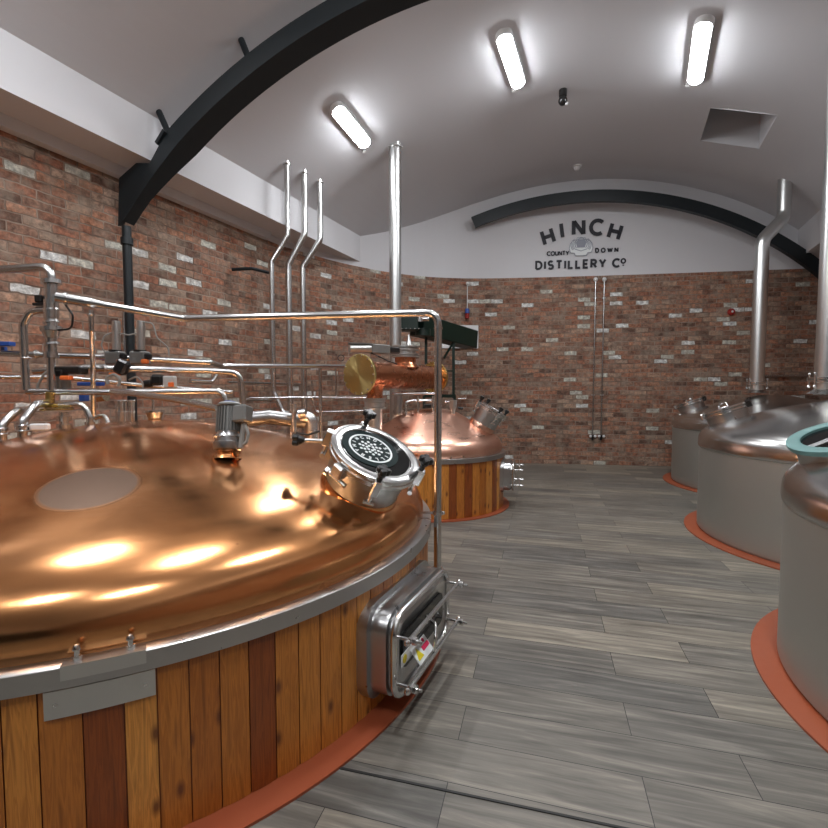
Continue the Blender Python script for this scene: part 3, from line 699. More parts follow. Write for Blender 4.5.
# lid clamps: three star knobs and one on a long stem at the left
def clamp(d,kindlen,axis,r):
    p=top+d*R*1.10
    mb=MB(); mb.box(p+n*.02,.06,.042,.10,d,n.cross(d),n,0,.006); mb.cyl(p-n*.08,p+n*.07,.011); mb.cyl(p-n*.085-n.cross(d)*.03,p-n*.085+n.cross(d)*.03,.014,k=10); mb.build('clamp_lug','steel',mw)
    if kindlen<.1: knob(mw,p+n*.05,n,r,kindlen)
    else:
        mb=MB(); mb.cyl(p,p+axis*kindlen,.012); mb.build('clamp_stem','steel',mw); knob(mw,p+axis*kindlen,axis,r,.01)
clamp(dirp(-.35,.94),.05,n,.036); clamp(dirp(.98,-.1),.05,n,.036); clamp(dirp(.12,-.99),.04,n,.034)
clamp(dirp(-.99,.12),.13,(P(298,440,2.62)-(top+dirp(-.99,.12)*R*1.10)).normalized(),.034)
q=top+dirp(-.62,-.78)*R*1.08; mb=MB(); mb.box(q,.06,.07,.07,dirp(-.62,-.78),n.cross(dirp(-.62,-.78)),n,0,.008); dd=n.cross(dirp(-.62,-.78)); mb.cyl(q-n*.05-dd*.07,q-n*.05+dd*.07,.013); mb.cyl(q-n*.055-dd*.075,q-n*.055-dd*.055,.026,k=14); mb.build('hinge','steel',mw)
# side door of the near vessel
ph=math.radians(-24); out=V((math.cos(ph),math.sin(ph),0)); tan=V((-math.sin(ph),math.cos(ph),0))
S=NO+out*(NR); side_door(near,S,out,tan,NR,.74,.42,.335)
# far vessel
FC=(.24,6.65); FR=1.02; FO=V((FC[0],FC[1],0))
pF=dome_prof([(.985,.75),(1.0,.79),(.985,.86),(.93,.935),(.80,1.02),(.62,1.125),(.45,1.225),(.34,1.28),(.2,1.31),(.0008,1.318)])
far=clad_vessel('copper_kettle','smaller far copper domed vessel in timber cladding beneath the copper still head',FC,FR,.695,1.10,pF,56,'copper_pink',.055,29)
nF=V((.50,-.10,.86)).normalized(); rb=.70; hd=V((.97,-.25,0)).normalized()
bF=FO+hd*rb+UP*(prof_z(pF[::-1],rb)-.02)
mwF=manway(far,bF,nF,.20,.26,'plain',[(i*PI/2+.5,'knob') for i in range(4)],'copper_pink',.2)
ph=math.radians(-14); out=V((math.cos(ph),math.sin(ph),0)); tan2=V((-math.sin(ph),math.cos(ph),0))
side_door(far,FO+out*FR,out,tan2,FR,.46,.38,.43,False)
for px in (451,463.5):
    a,_=on_surf(px,456,FR,FC); q=FO+V((math.cos(a),math.sin(a),0))*(FR-.005)+UP*.75; mb=MB(); mb.cyl(q,q+UP*.035,.013,k=8); mb.build('hoop_bolt','steel',far)
# ---------------------------------------------------------------- steel vessels on the right
SC0=V((4.585,4.806,0)); stepv=V((1.222,2.845,0)); SRd=1.415
pS=dome_prof([(1.405,.93),(1.425,.945),(1.428,1.0),(1.418,1.065),(1.378,1.125),(1.30,1.172),(1.15,1.23),(.8,1.35),(.4,1.452),(.15,1.50),(.0008,1.503)])
def steel_vessel(c,label,style):
    th=thing('steel_vessel',label,'steel tank',c,None)
    mb=MB(); mb.lathe([(SRd-.03,0),(SRd-.03,.012),(1.545,.012),(1.545,0)],c,UP,128); mb.build('floor_ring','ring',th)
    mb=MB(); mb.lathe([(SRd-.015,.013),(SRd-.015,.03),(SRd,.032),(SRd,.93),(SRd-.01,.935)],c,UP,128); mb.build('tank_body','steel_body',th,ang=50)
    mb=MB(); mb.lathe(pS,c,UP,160); mb.build('domed_top','steel_dome',th,ang=60)
    hd=V((-.76,.65,0)).normalized(); r_=1.13; n_=(hd*.36+UP*.93).normalized()
    b_=c+hd*r_+UP*(prof_z(pS[::-1],r_)-.02)
    if style=='teal':
        mw=manway(th,b_,V((-.36,-.03,.93)).normalized(),.25,.10,'teal',[],None,.1)
    else:
        mw=manway(th,b_,n_,.235,.10,'plain',[],None,.1)
        x_,y_,nn=basis(n_); tp=b_+nn*.16
        mb=MB(); mb.tube([tp-x_*.08,tp-x_*.07+nn*.06,tp+x_*.07+nn*.06,tp+x_*.08],.012,.03); mb.build('lid_handle','steel',mw)
        for a in (.6,2.5,4.5):
            d=x_*math.cos(a)+y_*math.sin(a); mb=MB(); q=b_+nn*.10+d*.25; mb.box(q+nn*.03,.06,.035,.07,d,nn.cross(d),nn,0,.005); mb.tube([q+nn*.07-nn.cross(d)*.05,q+nn*.08,q+nn*.07+nn.cross(d)*.05],.008,0,8); mb.build('clamp_lug','black' if a<1 else 'steel',mw)
    return th
steel_vessel(SC0-stepv,'nearest steel vessel at the right edge with a teal rimmed hatch','teal')
tB=steel_vessel(SC0,'middle steel vessel on the right with a closed steel hatch','plain')
dup(tB,SC0+stepv+V((.04,.02,0)),'farthest steel vessel on the right, small against the brick end wall')
# flues
def flue(base,pts,r,label,top=None):
    th=thing('flue_pipe',label,'flue pipe',base)
    mb=MB(); mb.tube([base]+pts,r,r*2.2,24); mb.build('pipe','flue',th)
    mb=MB(); b_=V(base)
    mb.lathe([(r+.005,.0),(r+.05,.0),(r+.05,.02),(r+.005,.02)],b_+UP*.10,UP,32); mb.lathe([(r+.005,.0),(r+.05,.0),(r+.05,.02),(r+.005,.02)],b_+UP*.13,UP,32); mb.lathe([(r+.07,-.03),(r+.02,.0),(r+.002,.02)],b_,UP,32); mb.build('flange','steel',th)
    for a in (.4,2.0,3.4,5.2):
        d=V((math.cos(a),math.sin(a),0)); q=b_+d*(r+.055)+UP*.12; mb=MB(); mb.cyl(q-UP*.06,q+UP*.06,.011,k=8); mb.sphere(q-UP*.07,.02,8); mb.sphere(q+UP*.07,.016,8); mb.build('wing_nut','steel',th)
    return th
D=7.75
q0=P(756.5,391,D); a=P(762,250,D); b_=cz(785,182); q1=V((q0.x,q0.y,a.z)); 
j=V((b_.x,b_.y,P(782,218,b_.y).z))
flue(q0,[V((q0.x,q0.y,P(762,240,D).z)),j,V((b_.x,b_.y,b_.z+.1))],.10,'steel flue pipe with a double bend rising from the farthest steel tank')
D=5.15; q0=P(825,391,D); flue(q0,[V((q0.x,q0.y,5.3))],.098,'straight steel flue pipe rising from the middle steel tank')
# centre pipe
b_=cz(395,146); b_.z+=.05
mb=MB(); mb.tube([V((b_.x,b_.y,1.0)),b_],.092,0,24); mb.lathe([(.092,0),(.12,.0),(.12,.015),(.092,.015)],b_-UP*.09,UP,28)
tag(mb.build('flue_pipe','flue'),'straight steel flue pipe rising behind the copper still head to the vault','flue pipe')
# ---------------------------------------------------------------- tall front pipe
D0=3.2
pc=V((P(438,400,D0).x,D0,0)); zr=P(438,312.5,D0).z
e=P(184,318.6,3.5); l=P(57,297,3.3)
th=thing('steam_pipe','bright pipe rising beside the near vessel and running left above it','pipe',pc)
mb=MB(); mb.tube([pc+UP*.02,pc+UP*zr,e,l],.0255,.09,16); mb.build('pipe','pipe',th)
mb=MB(); mb.tube([V((pc.x,pc.y,z)) for z in (zr-.11,zr-.10)],.030,0,16); mb.build('weld_collar','pipe',th)
dr=(e-(pc+UP*zr)).normalized(); mb=MB(); mb.cyl(pc+UP*zr+dr*.10,pc+UP*zr+dr*.115,.029); mb.build('weld_collar','pipe',th); mb=MB(); mb.cyl(e-dr*.03,e-dr*.015,.030); mb.build('weld_collar','pipe',th)
dl=(l-e).normalized(); mb=MB(); mb.cyl(l,l-dl*.20,.037); mb.cyl(l-dl*.20,l-dl*.30,.037,.0255); mb.cyl(l-dl*.05,l-dl*.065,.045); mb.build('reducer','pipe',th)
mb=MB(); q=V((pc.x,pc.y,P(438,513,D0).z)); mb.bar(q,q-V((.12,-.02,0)),.02,.012); mb.lathe([(.028,-.012),(.034,-.012),(.034,.012),(.028,.012)],q,UP,16); mb.sphere(q+V((.04,0,0)),.012,8); mb.build('pipe_clamp','steel',th)
q=V((pc.x,pc.y,P(438,572,D0).z)); mb=MB(); mb.lathe([(.028,-.03),(.042,-.03),(.042,-.01),(.03,0),(.042,.01),(.042,.03),(.028,.03)],q,UP,16); mb.bar(q-V((.08,-.0,0)),q+V((.06,0,0)),.016,.016)
for dx in (-.07,.055): mb.sphere(q+V((dx,-.01,0)),.02,10)
mb.build('pipe_union','steel',th)
# ---------------------------------------------------------------- pipework at the left wall
def pipe(name,pts,r,bend,label,mat='pipe',rings=(),k=12,cat='pipe',group=None):
    mb=MB(); mb.tube(pts,r,bend,k)
    for p_,ax,rr,hh in rings: ax=V(ax).normalized(); mb.cyl(V(p_)-ax*hh/2,V(p_)+ax*hh/2,rr,bev=min(hh*.2,.004))
    return tag(mb.build(name,mat),label,cat,group)
def dome_hit(px,py):
    lo=.5
    d=ray(px,py);k=1.0
    while k<7:
        q=EYE+d*k; r_=math.hypot(q.x-NC[0],q.y-NC[1])
        if r_<1.9 and q.z<=prof_z(pN[::-1],r_): return q
        k+=.01
    return None
# header assembly with stacked fittings
DA=3.35
th=thing('valve_header','stacked steel valve header rising from the near dome at the left edge','pipe fitting',P(52,436,DA))
mb=MB(); mb.tube([P(-60,273,DA),P(20,268.5,DA),P(51.5,266,DA),P(51,296,DA)],.028,.085,16); mb.build('inlet_elbow','pipe',th)
def col(y0,y1,r0,r1=None,x=51): a=P(x,y0,DA);b_=P(x+.5,y1,DA); return a,b_,r0,(r1 or r0)
mb=MB()
for y0,y1,r0,r1 in ((280,284,.062,.062),(284,300,.040,.040),(300,318,.045,.045),(318,327,.038,.040),(327,331,.066,.066),(331,338,.055,.040),(338,352,.034,.034),(352,358,.046,.046),(358,390,.026,.026)):
    a,b_,r0,r1=col(y0,y1,r0,r1); mb.cyl(a,b_,r0,r1,20)
mb.build('header_body','pipe',th)
for yy in (310,322,344):
    a,b_,_,_=col(yy-1,yy+1,.05); mb=MB(); mb.cyl(a,b_,.050); mb.build('clamp_ring','steel',th)
mb=MB(); mb.tube([P(50,310,DA),P(30,311,DA),P(23,325,DA),P(26,390,DA)],.026,.09,16); mb.build('bypass_pipe','pipe',th)
mb=MB(); mb.torus(P(26,358,DA),UP,.03,.006,16); mb.build('clamp_ring','steel',th)
mb=MB(); mb.box(P(40,299,DA),.05,.05,.05,bev=.006); mb.box(P(41,304.5,DA),.09,.05,.02,bev=.004); mb.build('sensor_head','black',th)
mb=MB(); mb.tube([P(62,300,DA-.03),P(73,315,DA-.03),P(72,329,DA-.03),P(58,330,DA-.03)],.007,.05); mb.build('signal_cable','black',th)
mb=MB(); mb.cyl(P(50,392,DA),P(50,403,DA),.028); mb.cyl(P(44,406,DA),P(82,405,DA),.014); mb.lathe([(.001,0),(.10,0),(.10,.012),(.001,.012)],P(57,410,DA),UP,24); mb.build('lower_plate','brass',th)
# branch through the dome from the header base
mb=MB(); 
for y0,y1,r0 in ((412,416,.03),(416,421,.045),(421,424,.028),(424,428,.045),(428,438,.03)): mb.cyl(P(64,y0,DA),P(64,y1,DA),r0)
mb.build('dome_valve','steel',th)
mb=MB(); mb.tube([P(60,405,DA),P(84,404,DA),P(90,418,DA),P(90,432,DA)],.022,.07,14); mb.cyl(P(90,422,DA),P(90,425,DA),.032); mb.build('dome_elbow','pipe',th)
# elbows that rise out of the dome at the far left
for i,(x0,y0,x1,y1,lab) in enumerate(((2,440,16,413,'short bent steel pipe on the near dome at the very left edge'),(22.5,437,36,406,'second short bent steel pipe on the near dome, right of the one at the edge'))):
    D_=3.05
    pipe('vent_elbow',[P(x0,y0+6,D_),P(x0,y0-16,D_),P(x1,y1-2,D_+.1),P(x1+14,y1-3,D_+.35)],.027,.10,lab,'pipe',[(P(x0,y0-11,D_),UP,.036,.02),(P(x0,y0-6,D_),UP,.04,.012),(P(x0,y0+1,D_),UP,.036,.016)],14)
mb=MB(); mb.box(P(40,427,3.1),.11,.05,.045,(1,.1,0),(-.1,1,0),UP,0,.008); th2=thing('junction_box','small white control box on the near dome beside the bent pipes','control box',P(40,432,3.1)); mb.build('box','white_plastic',th2); mb=MB(); mb.cyl(P(34,428,3.1),P(28,430,3.1),.016); mb.build('cable_gland','rubber',th2)
# long horizontal runs
def W(px,py,off=.28):   # a place near the left brick wall, off metres out from it
    d=ray(px,py); k=(SW+off)/d.dot(NX); return EYE+d*k
H1=[W(-70,348,.20),W(100,357,.20),W(231,365,.20)]
def runto(x0,y0,x1,y1,off): return [W(x0,y0,off),W(x1,y1,off)]
Dl=3.8
pipe('process_pipe',[P(-60,352,Dl),P(0,353,Dl),P(106,357,Dl+.1),P(210,362.5,Dl+.6),P(222,366,Dl+.9),P(345,366.5,Dl+2.6)],.027,.03,'upper long steel pipe running along the left brick wall behind the header','pipe',[(P(110,357,Dl+.1),(1,.1,0),.035,.12),(P(36,354,Dl),(1,.1,0),.035,.02)])
pipe('process_pipe',[P(34,371,3.6),P(84,367.5,3.62),P(128,369,3.7),P(208,370.5,3.9),P(240,373,4.0),P(244.5,418,4.0)],.026,.10,'steel pipe below the upper run that turns down behind the agitator motor','pipe',[(P(100,368,3.66),(1,.1,0),.034,.10)])
pipe('process_pipe',[P(27,391.5,3.36),P(120,392,3.4),P(184,391.5,3.45),P(222,391,3.5),P(226.5,405,3.5)],.0235,.07,'lower steel pipe from the header ending in a short downward bend','pipe',[(P(219,391,3.5),(1,.1,0),.026,.02)])
pipe('process_pipe',[P(112,391,3.38),P(134,393.5,3.3),P(178,400,3.1),P(218,408.5,2.86)],.0215,.05,'slanting steel pipe reaching down to the agitator motor','pipe')
pipe('process_pipe',[P(-40,377,3.7),P(60,377,4.0),P(150,386,4.3),P(232,392,4.7)],.02,.05,'thin dim steel pipe low along the left wall behind the header','pipe')
pipe('process_pipe',[P(91,310,3.32),P(91.5,330,3.32),P(93,366,3.5),P(93.5,418,3.6)],.017,.04,'thin vertical steel pipe dropping from the steam pipe left of the actuators','pipe',[(P(91,315,3.32),UP,.024,.015)])
pipe('process_pipe',[W(125,312,.12),W(125.5,352,.12)],.03,0,'short vertical steel pipe between the two valve actuators','pipe')
pipe('process_pipe',[P(190,381,4.6),P(212,382,4.9),P(218,372,5.0),P(222,366.5,5.1)],.02,.08,'curved steel pipe joining the upper run from below','pipe')
pipe('process_pipe',[P(320,367,6.2),V((P(320,367,6.2).x,6.2,0))],.022,0,'thin vertical steel pipe dropping left of the brass disc','pipe')
pipe('process_pipe',[P(312,381,6.6),P(313,402,6.6),P(316,412,6.6),P(372,411,6.6)],.016,.05,'thin steel pipe bending right below the brass disc','pipe')
pipe('process_pipe',[P(336,367,6.6),P(336,398,6.6)],.012,0,'short thin steel drop pipe left of the brass disc','pipe')
pipe('process_pipe',[P(250,398,6.0),P(318,397.5,6.4),P(372,398,6.7)],.014,0,'thin horizontal steel pipe low behind the three tall pipes','pipe')
pipe('process_pipe',[W(232,269.5,.06),W(252,268.5,.30),W(268,272.5,.30)],.024,.05,'short dark bracket pipe on the brick wall beside the three tall pipes','beam')
pipe('process_pipe',[W(228,382,.10),W(262,383,.10),W(300,384,.10)],.018,0,'thin dark pipe along the brick wall behind the three tall pipes','pipe')
# three tall pipes passing the soffit
tops=[((286.5,163),(288.8,236),(271.5,262),.036),((304,172.5),(305,234),(288.3,265),.045),((319.5,181.5),(320.5,240),(302.5,267),.045)]
for i,(a,b_,c_,r_) in enumerate(tops):
    A_=cz(*a); A_.z+=.05; B_=V((A_.x,A_.y,P(b_[0],b_[1],A_.y).z))
    D_=A_.y-.05; Cc=P(c_[0],c_[1],D_)
    bot=[(274,392),(290,404),(304,414)][i]
    pts=[A_,B_,Cc]
    E_=V((Cc.x,Cc.y,P(bot[0],bot[1],D_).z)); pts.append(E_)
    if i==0: pts+= [P(278,402,D_),P(283,413,D_),P(291,414,D_),P(291,460,D_),V((P(291,460,D_).x,D_,0))]
    else: pts.append(V((Cc.x,Cc.y,0)))
    rg=[(A_-UP*.07,UP,r_+.02,.012)]
    if i==2: rg.append((E_,UP,.07,.1))
    pipe('tall_pipe',pts,r_,.12,['thinnest and leftmost of three tall bent pipes passing the white soffit','middle of three tall bent pipes passing the white soffit','rightmost of three tall bent pipes passing the white soffit'][i],'pipe',rg,16,'pipe','tall pipes at the left soffit')
pipe('drain_branch',[P(247,399.5,6.7),P(270,399.5,6.7),P(274,396,6.7)],.028,.05,'short horizontal branch joining the foot of the thinnest tall pipe','pipe')
# grey duct
th=thing('process_duct','fat dull steel duct lying behind the near dome right of the motor','duct',P(280,430,4.6))
mb=MB(); mb.tube([P(235,420,4.4),P(268,417,4.6),P(300,421,4.75),P(314,424,4.8)],.07,.05,20); mb.build('duct','steel_band',th)
mb=MB(); mb.tube([P(300,418,4.75),P(311,418,4.75),P(312,440,4.75)],.072,.06,20); mb.build('elbow','steel',th)
mb=MB(); mb.cyl(P(293.5,404,4.62),P(294,432,4.62),.026); mb.cyl(P(293,410,4.62),P(293,413,4.62),.045); mb.cyl(P(299,414,4.6),P(306,413,4.6),.05); mb.build('gauge','steel',th)
mb=MB(); mb.tube([P(296,433,4.5),P(308,435,4.5),P(320,431,4.5)],.01,.04); mb.build('valve_handle','black',th)
# valve actuators
def actuator(x,lab):
    D_=3.9; th=thing('valve_actuator',lab,'valve',P(x,364,D_))
    a=P(x-.2,321,D_);b_=P(x,351,D_); d=(a-b_).normalized()
    mb=MB(); mb.cyl(b_,a,.031,k=20,bev=.004); mb.cyl(a-d*.08,a-d*.05,.034); mb.build('cylinder','flue',th)
    mb=MB(); mb.box(P(x-1,358,D_),.13,.10,.11,bev=.012); mb.build('body','motor',th)
    mb=MB(); mb.box(P(x+4,361.5,D_-.07),.055,.04,.035,bev=.008); mb.build('indicator','orange',th)
    mb=MB(); mb.box(P(x+7,356.5,D_-.06),.05,.05,.05,bev=.01); mb.cyl(P(x-1,352,D_),P(x-1,350,D_),.05); mb.build('solenoid','black',th)
    return th
a1=actuator(116.5,'left of two upright chrome valve actuators on the pipes by the brick wall'); a2=actuator(141,'right of two upright chrome valve actuators on the pipes by the brick wall')
mb=MB(); mb.tube([P(113,332,3.9),P(104,336,3.88),P(101,346,3.88),P(106,354,3.9)],.006,.06,8); mb.build('air_hose','cable',a1)
mb=MB(); mb.tube([P(144,322,3.9),P(153,323,3.9),P(157,338,3.9),P(168,347,3.95),P(169,356,3.95)],.006,.06,8); mb.build('air_hose','cable',a2)
pipe('air_hose',[P(119,333,3.9),P(128,335,3.88),P(140,333,3.9)],.006,.02,'thin hose linking the two upright valve actuators','cable',k=8,cat='hose')
# black valve with orange indicator and other boxes
th=thing('butterfly_valve','black valve head with an orange indicator beside the header','valve',P(70,384,3.45))
mb=MB(); mb.box(P(71,370.5,3.45),.20,.10,.055,bev=.012); mb.box(P(60,373,3.43),.08,.08,.05,bev=.01); mb.build('valve_head','black',th)
mb=MB(); mb.box(P(66.5,377.8,3.38),.075,.05,.03,bev=.008); mb.build('indicator','orange',th)
mb=MB(); mb.cyl(P(66,380,3.45),P(66,390,3.45),.03); mb.box(P(57,381,3.5),.05,.05,.12,bev=.01); mb.build('valve_body','motor',th)
mb=MB(); mb.tube([P(57,369,3.45),P(45,372,3.4),P(38,385,3.4),P(37,392,3.4)],.009,.06,8); mb.build('signal_cable','cable',th)
mb=MB(); mb.box(P(91,384,3.8),.22,.06,.03,bev=.005); mb.box(P(84,396,3.8),.05,.06,.10,bev=.005); mb.box(P(-3,342,3.75),.16,.06,.035,bev=.005)
th=thing('blue_valve','blue painted lever valve under the pipes right of the header','valve',P(84,400,3.8)); mb=MB(); mb.box(P(91,384,3.8),.20,.05,.03,bev=.006); mb.build('lever','blue',th); mb=MB(); mb.box(P(84,395,3.8),.05,.06,.10,bev=.006); mb.build('bracket','blue',th)
mb=MB(); mb.cyl(P(97,396,3.75),P(106,395,3.75),.05); mb.build('body','pipe',th)
mb=MB(); mb.box(P(3,344,3.75),.16,.06,.035,bev=.006); mb.box(P(4,350,3.8),.03,.03,.05); tag(mb.build('lever_handle','blue'),'blue lever handle on the upper pipe at the very left edge','valve handle')
th=thing('valve_positioner','pale grey box with an orange window hanging under the pipes right of the actuators','control box',P(170,388,3.7))
mb=MB(); mb.box(P(170,382,3.7),.085,.07,.095,bev=.01); mb.build('box','grey_plastic',th); mb=MB(); mb.box(P(171,384.5,3.66),.04,.02,.035,bev=.004); mb.build('window','orange',th); mb=MB(); mb.box(P(158,380,3.75),.10,.08,.09,bev=.02); mb.cyl(P(152,383,3.75),P(145,384,3.75),.03); mb.build('coupling','black',th)
th=thing('solenoid_valve','black and tan valve with looped cables between the long pipes left of the actuators','valve',P(117,384,3.6))
mb=MB(); mb.box(P(122,367,3.55),.09,.07,.11,(1,0,-.5),(0,1,0),(.5,0,1),bev=.015); mb.build('coil','black',th)
mb=MB(); mb.tube([P(108,384,3.5),P(106,378,3.5),P(114,374,3.5),P(121,379,3.5),P(118,386,3.5)],.012,.04,8); mb.build('cable_loop','cable',th)
mb=MB(); mb.box(P(115,374,3.56),.07,.05,.02,bev=.005); mb.build('tag_plate','orange',th)
pipe('cable_run',[P(129,380,3.7),P(137,376,3.7),P(143,383,3.7),P(143,392,3.7)],.007,.05,'thin looping cable right of the tan valve','cable',k=8,cat='cable')
for x,r_,lab in ((121,.038,'wider of two short upright steel canisters behind the near dome'),(131.5,.024,'narrower of two short upright steel canisters behind the near dome')):
    pipe('canister',[P(x,400,3.75),P(x,430,3.75)],r_,0,lab,'steel',[(P(x,401,3.75),UP,r_+.006,.015),(P(x,412,3.75),UP,r_+.006,.01)],16,'canister')
th=thing('sight_funnel','steel funnel fitting on a copper stub on top of the near dome','pipe fitting',P(154.5,428,3.7))
mb=MB(); mb.lathe([(.05,0),(.058,.03),(.07,.045),(.07,.06),(.001,.06)],P(154.5,418,3.7),UP,24,cap0=True); mb.cyl(P(153,410,3.7),P(153,398,3.7),.010); mb.build('flange_cup','steel',th)
mb=MB(); mb.cyl(P(154.5,418,3.7),P(154.5,430,3.7),.045,.05); mb.build('copper_stub','copper',th)
pipe('valve_link',[P(95,418,3.6),P(104,415,3.6),P(108,423,3.6)],.018,.03,'small steel link pipe low behind the dome left of the canisters','steel')
# agitator motor
q=dome_hit(227,456); ax=(P(230,403,2.74)-q).normalized()
th=thing('agitator_motor','grey finned agitator motor standing on the near copper dome','motor',q)
x_,y_,n_=basis(ax)
mb=MB(); mb.lathe([(.085,-.02),(.07,.0),(.05,.02),(.05,.05)],q,n_,28); mb.build('copper_collar','copper',th)
mb=MB(); mb.lathe([(.05,.03),(.072,.035),(.078,.05),(.078,.075),(.070,.08),(.070,.10),(.078,.105),(.06,.13),(.06,.14)],q,n_,28,cap1=True); mb.build('gear_flange','steel_band',th)
mb=MB(); mb.cyl(q+n_*.13,q+n_*.29,.058,k=24)
for i in range(24):
    a=2*PI*i/24; d=x_*math.cos(a)+y_*math.sin(a); mb.box(q+n_*.21+d*.062,.016,.006,.14,d,n_.cross(d),n_)
mb.cyl(q+n_*.285,q+n_*.30,.072,k=24,bev=.004); mb.build('motor_body','motor',th)
mb=MB(); mb.lathe([(.001,.312),(.04,.312),(.062,.306),(.066,.30)],q,n_,24); mb.build('fan_cover','grey_plastic',th)
mb=MB(); mb.torus(q+n_*.312,n_,.036,.005,20,6); mb.build('rating_ring','blue',th)
sd=(V((1,-.25,0))-n_*V((1,-.25,0)).dot(n_)).normalized()
mb=MB(); mb.box(q+n_*.235+sd*.085,.09,.09,.10,sd,n_.cross(sd),n_,0,.01); mb.build('terminal_box','motor',th)
mb=MB(); mb.tube([q+n_*.18+sd*.10,q+n_*.12+sd*.13,q+n_*.07+sd*.12,q+n_*.05+sd*.085],.010,.03,8); mb.cyl(q+n_*.19+sd*.10,q+n_*.04+sd*.085,.016); mb.build('cable','cable',th)
q2=dome_hit(236,459); mb=MB(); mb.cyl(q2-UP*.01,q2+UP*.03,.016); mb.lathe([(.024,.03),(.024,.045),(.001,.05)],q2,UP,14); tag(mb.build('copper_stud','copper'),'small copper stud on the near dome beside the motor foot','stud')
# ---------------------------------------------------------------- copper still head
hb=P(372,436,6.3)
th=thing('still_head','copper pipe tee with brass end discs on a steel neck over the far vessel','still head',hb)
c0=P(359.5,376.5,5.85); c1=P(434,376,7.35); c0.z=c1.z=(c0.z+c1.z)/2; dx=(c1-c0).normalized()
R=.175
mb=MB(); mb.cyl(c0+dx*.02,c1,R,k=40); mb.build('copper_drum','copper_pipe',th,ang=60)
n0=(dx*-1+V((.25,-.35,0))).normalized(); n0=-dx
mb=MB(); mb.cyl(c0-dx*.015,c0+dx*.02,.255,k=48,bev=.004)
mb.build('brass_disc',brass_mat(c0,dx),th)
x_,y_,n_=basis(-dx)
for i in range(14):
    a=2*PI*i/14; d=x_*math.cos(a)+y_*math.sin(a); mb=MB(); mb.cyl(c0-dx*.025+d*.235,c0+d*.235,.011,k=8); mb.build('disc_bolt','steel',th)
mb=MB(); mb.cyl(c1-dx*.02,c1+dx*.02,R+.07,k=40,bev=.004); mb.build('brass_disc','brass',th)
uo=c0+dx*((c1-c0).length*.56); mb=MB(); mb.tube([uo,uo+UP*(R+.10)],.15,0,28); mb.lathe([(.15,R+.02),(.16,R+.0),(.19,R-.05)],uo,UP,28); mb.build('upper_branch','copper_pipe',th)
mb=MB()
zb=R+.09
for r_,z_,h_ in ((.20,.0,.02),(.20,.03,.02),(.15,.05,.05),(.19,.10,.018),(.12,.118,.02),(.19,.14,.02)): mb.cyl(uo+UP*(zb+z_),uo+UP*(zb+z_+h_),r_,k=32)
mb.build('upper_flanges','flue',th)
mb=MB(); mb.lathe([(.055,.16),(.035,.22),(.006,.33)],uo+UP*zb+V((.05,0,0)),UP,20); mb.build('cone_funnel','flue',th)
lo=c0+dx*.30; mb=MB(); mb.tube([lo-UP*.05,lo-UP*(R+.12)],.105,0,28); mb.lathe([(.105,-R-.05),(.115,-R),(.16,-R+.06)],lo,UP,28); mb.build('lower_branch','copper_pipe',th)
zt_=lo.z-R-.12; mb=MB()
base_z=.9
for r_,z_,h_ in ((.14,0,.025),(.14,.03,.02),(.13,.055,.06),(.15,.12,.02),(.10,.14,.5)): mb.cyl(V((lo.x,lo.y,zt_-z_-h_)),V((lo.x,lo.y,zt_-z_)),r_,k=28)
mb.build('lower_neck','flue',th)
# actuator on the upper flange
th=thing('damper_actuator','grey cylindrical actuator bolted to the upper flange of the copper still head','actuator',P(375,352,6.3))
zc=uo+UP*(zb+.125); L0=P(349,348.5,6.0); L1=P(371,348.5,6.1); L2=P(389,350,6.2)
mb=MB(); mb.cyl(L0,L1,.058,k=24,bev=.008); mb.build('cylinder','flue',th)
mb=MB(); mb.bar(L1,L2,.11,.115,bev=.008); mb.bar(L0+UP*.065,L1+UP*.06,.10,.012); mb.build('gear_case','motor',th)
mb=MB(); mb.bar(L2,L2+(L2-L1).normalized()*.14,.09,.08,bev=.01); mb.tube([L1-UP*.06,P(378,356,6.1),P(388,361,6.2),P(397,364,6.3)],.008,.05,8); mb.build('coupling','black',th)
mb=MB(); mb.torus(P(341,358,6.1),(0,1,0),.04,.005,20,6); tag(mb.build('cable_ring','black'),'small black ring of cable hanging left of the brass disc','cable')
# small fittings on the far dome
th=thing('cleaning_manifold','small steel pipe frame standing on top of the far copper dome','pipe fitting',P(415,408,6.4))
mb=MB(); mb.cyl(P(392.5,394,6.5),P(409,393.5,6.5),.012)
for x0,x1 in ((393,408),): mb.tube([P(392,393.5,6.5),P(437,393.5,6.55)],.016)
mb.build('top_rail','steel',th)
mb=MB(); mb.cyl(P(398,396,6.5),P(398,415,6.5),.06,k=20); mb.cyl(P(398,410,6.5),P(398,412,6.5),.075,k=20); mb.build('canister','steel_band',th)
mb=MB(); mb.tube([P(406,416,6.4),P(406,402,6.4),P(412,400.5,6.4),P(434,400.5,6.45)],.02,.05,10); mb.build('bent_pipe','steel',th)
for x in (418,433): mb=MB(); mb.cyl(P(x,396,6.4),P(x,413,6.4),.014); mb.build('leg','steel',th)
mb=MB(); mb.box(P(427.5,406,6.4),.10,.08,.05,bev=.008); mb.build('sensor','black',th)
th=thing('spray_valve','small steel cone valve with a lever on the right of the far dome','valve',P(453.5,417,6.4))
mb=MB(); mb.lathe([(.025,0),(.028,.05),(.05,.11),(.055,.20),(.02,.205)],P(453,415,6.4),UP,20,cap1=True); mb.build('cone_body','flue',th)
mb=MB(); mb.cyl(P(458,399,6.4),P(466,398.5,6.4),.012); mb.sphere(P(446,402,6.4),.022,8); mb.cyl(P(446,402,6.4),P(452,401,6.4),.012); mb.build('lever','steel',th)
mb=MB(); mb.cyl(P(458,408,6.4),P(463,408.5,6.4),.018); mb.build('handle_grip','black',th)
mb=MB(); mb.lathe([(.04,-.04),(.035,.0),(.026,.02)],P(453,415,6.4),UP,20); mb.build('copper_socket','copper_pink',th)
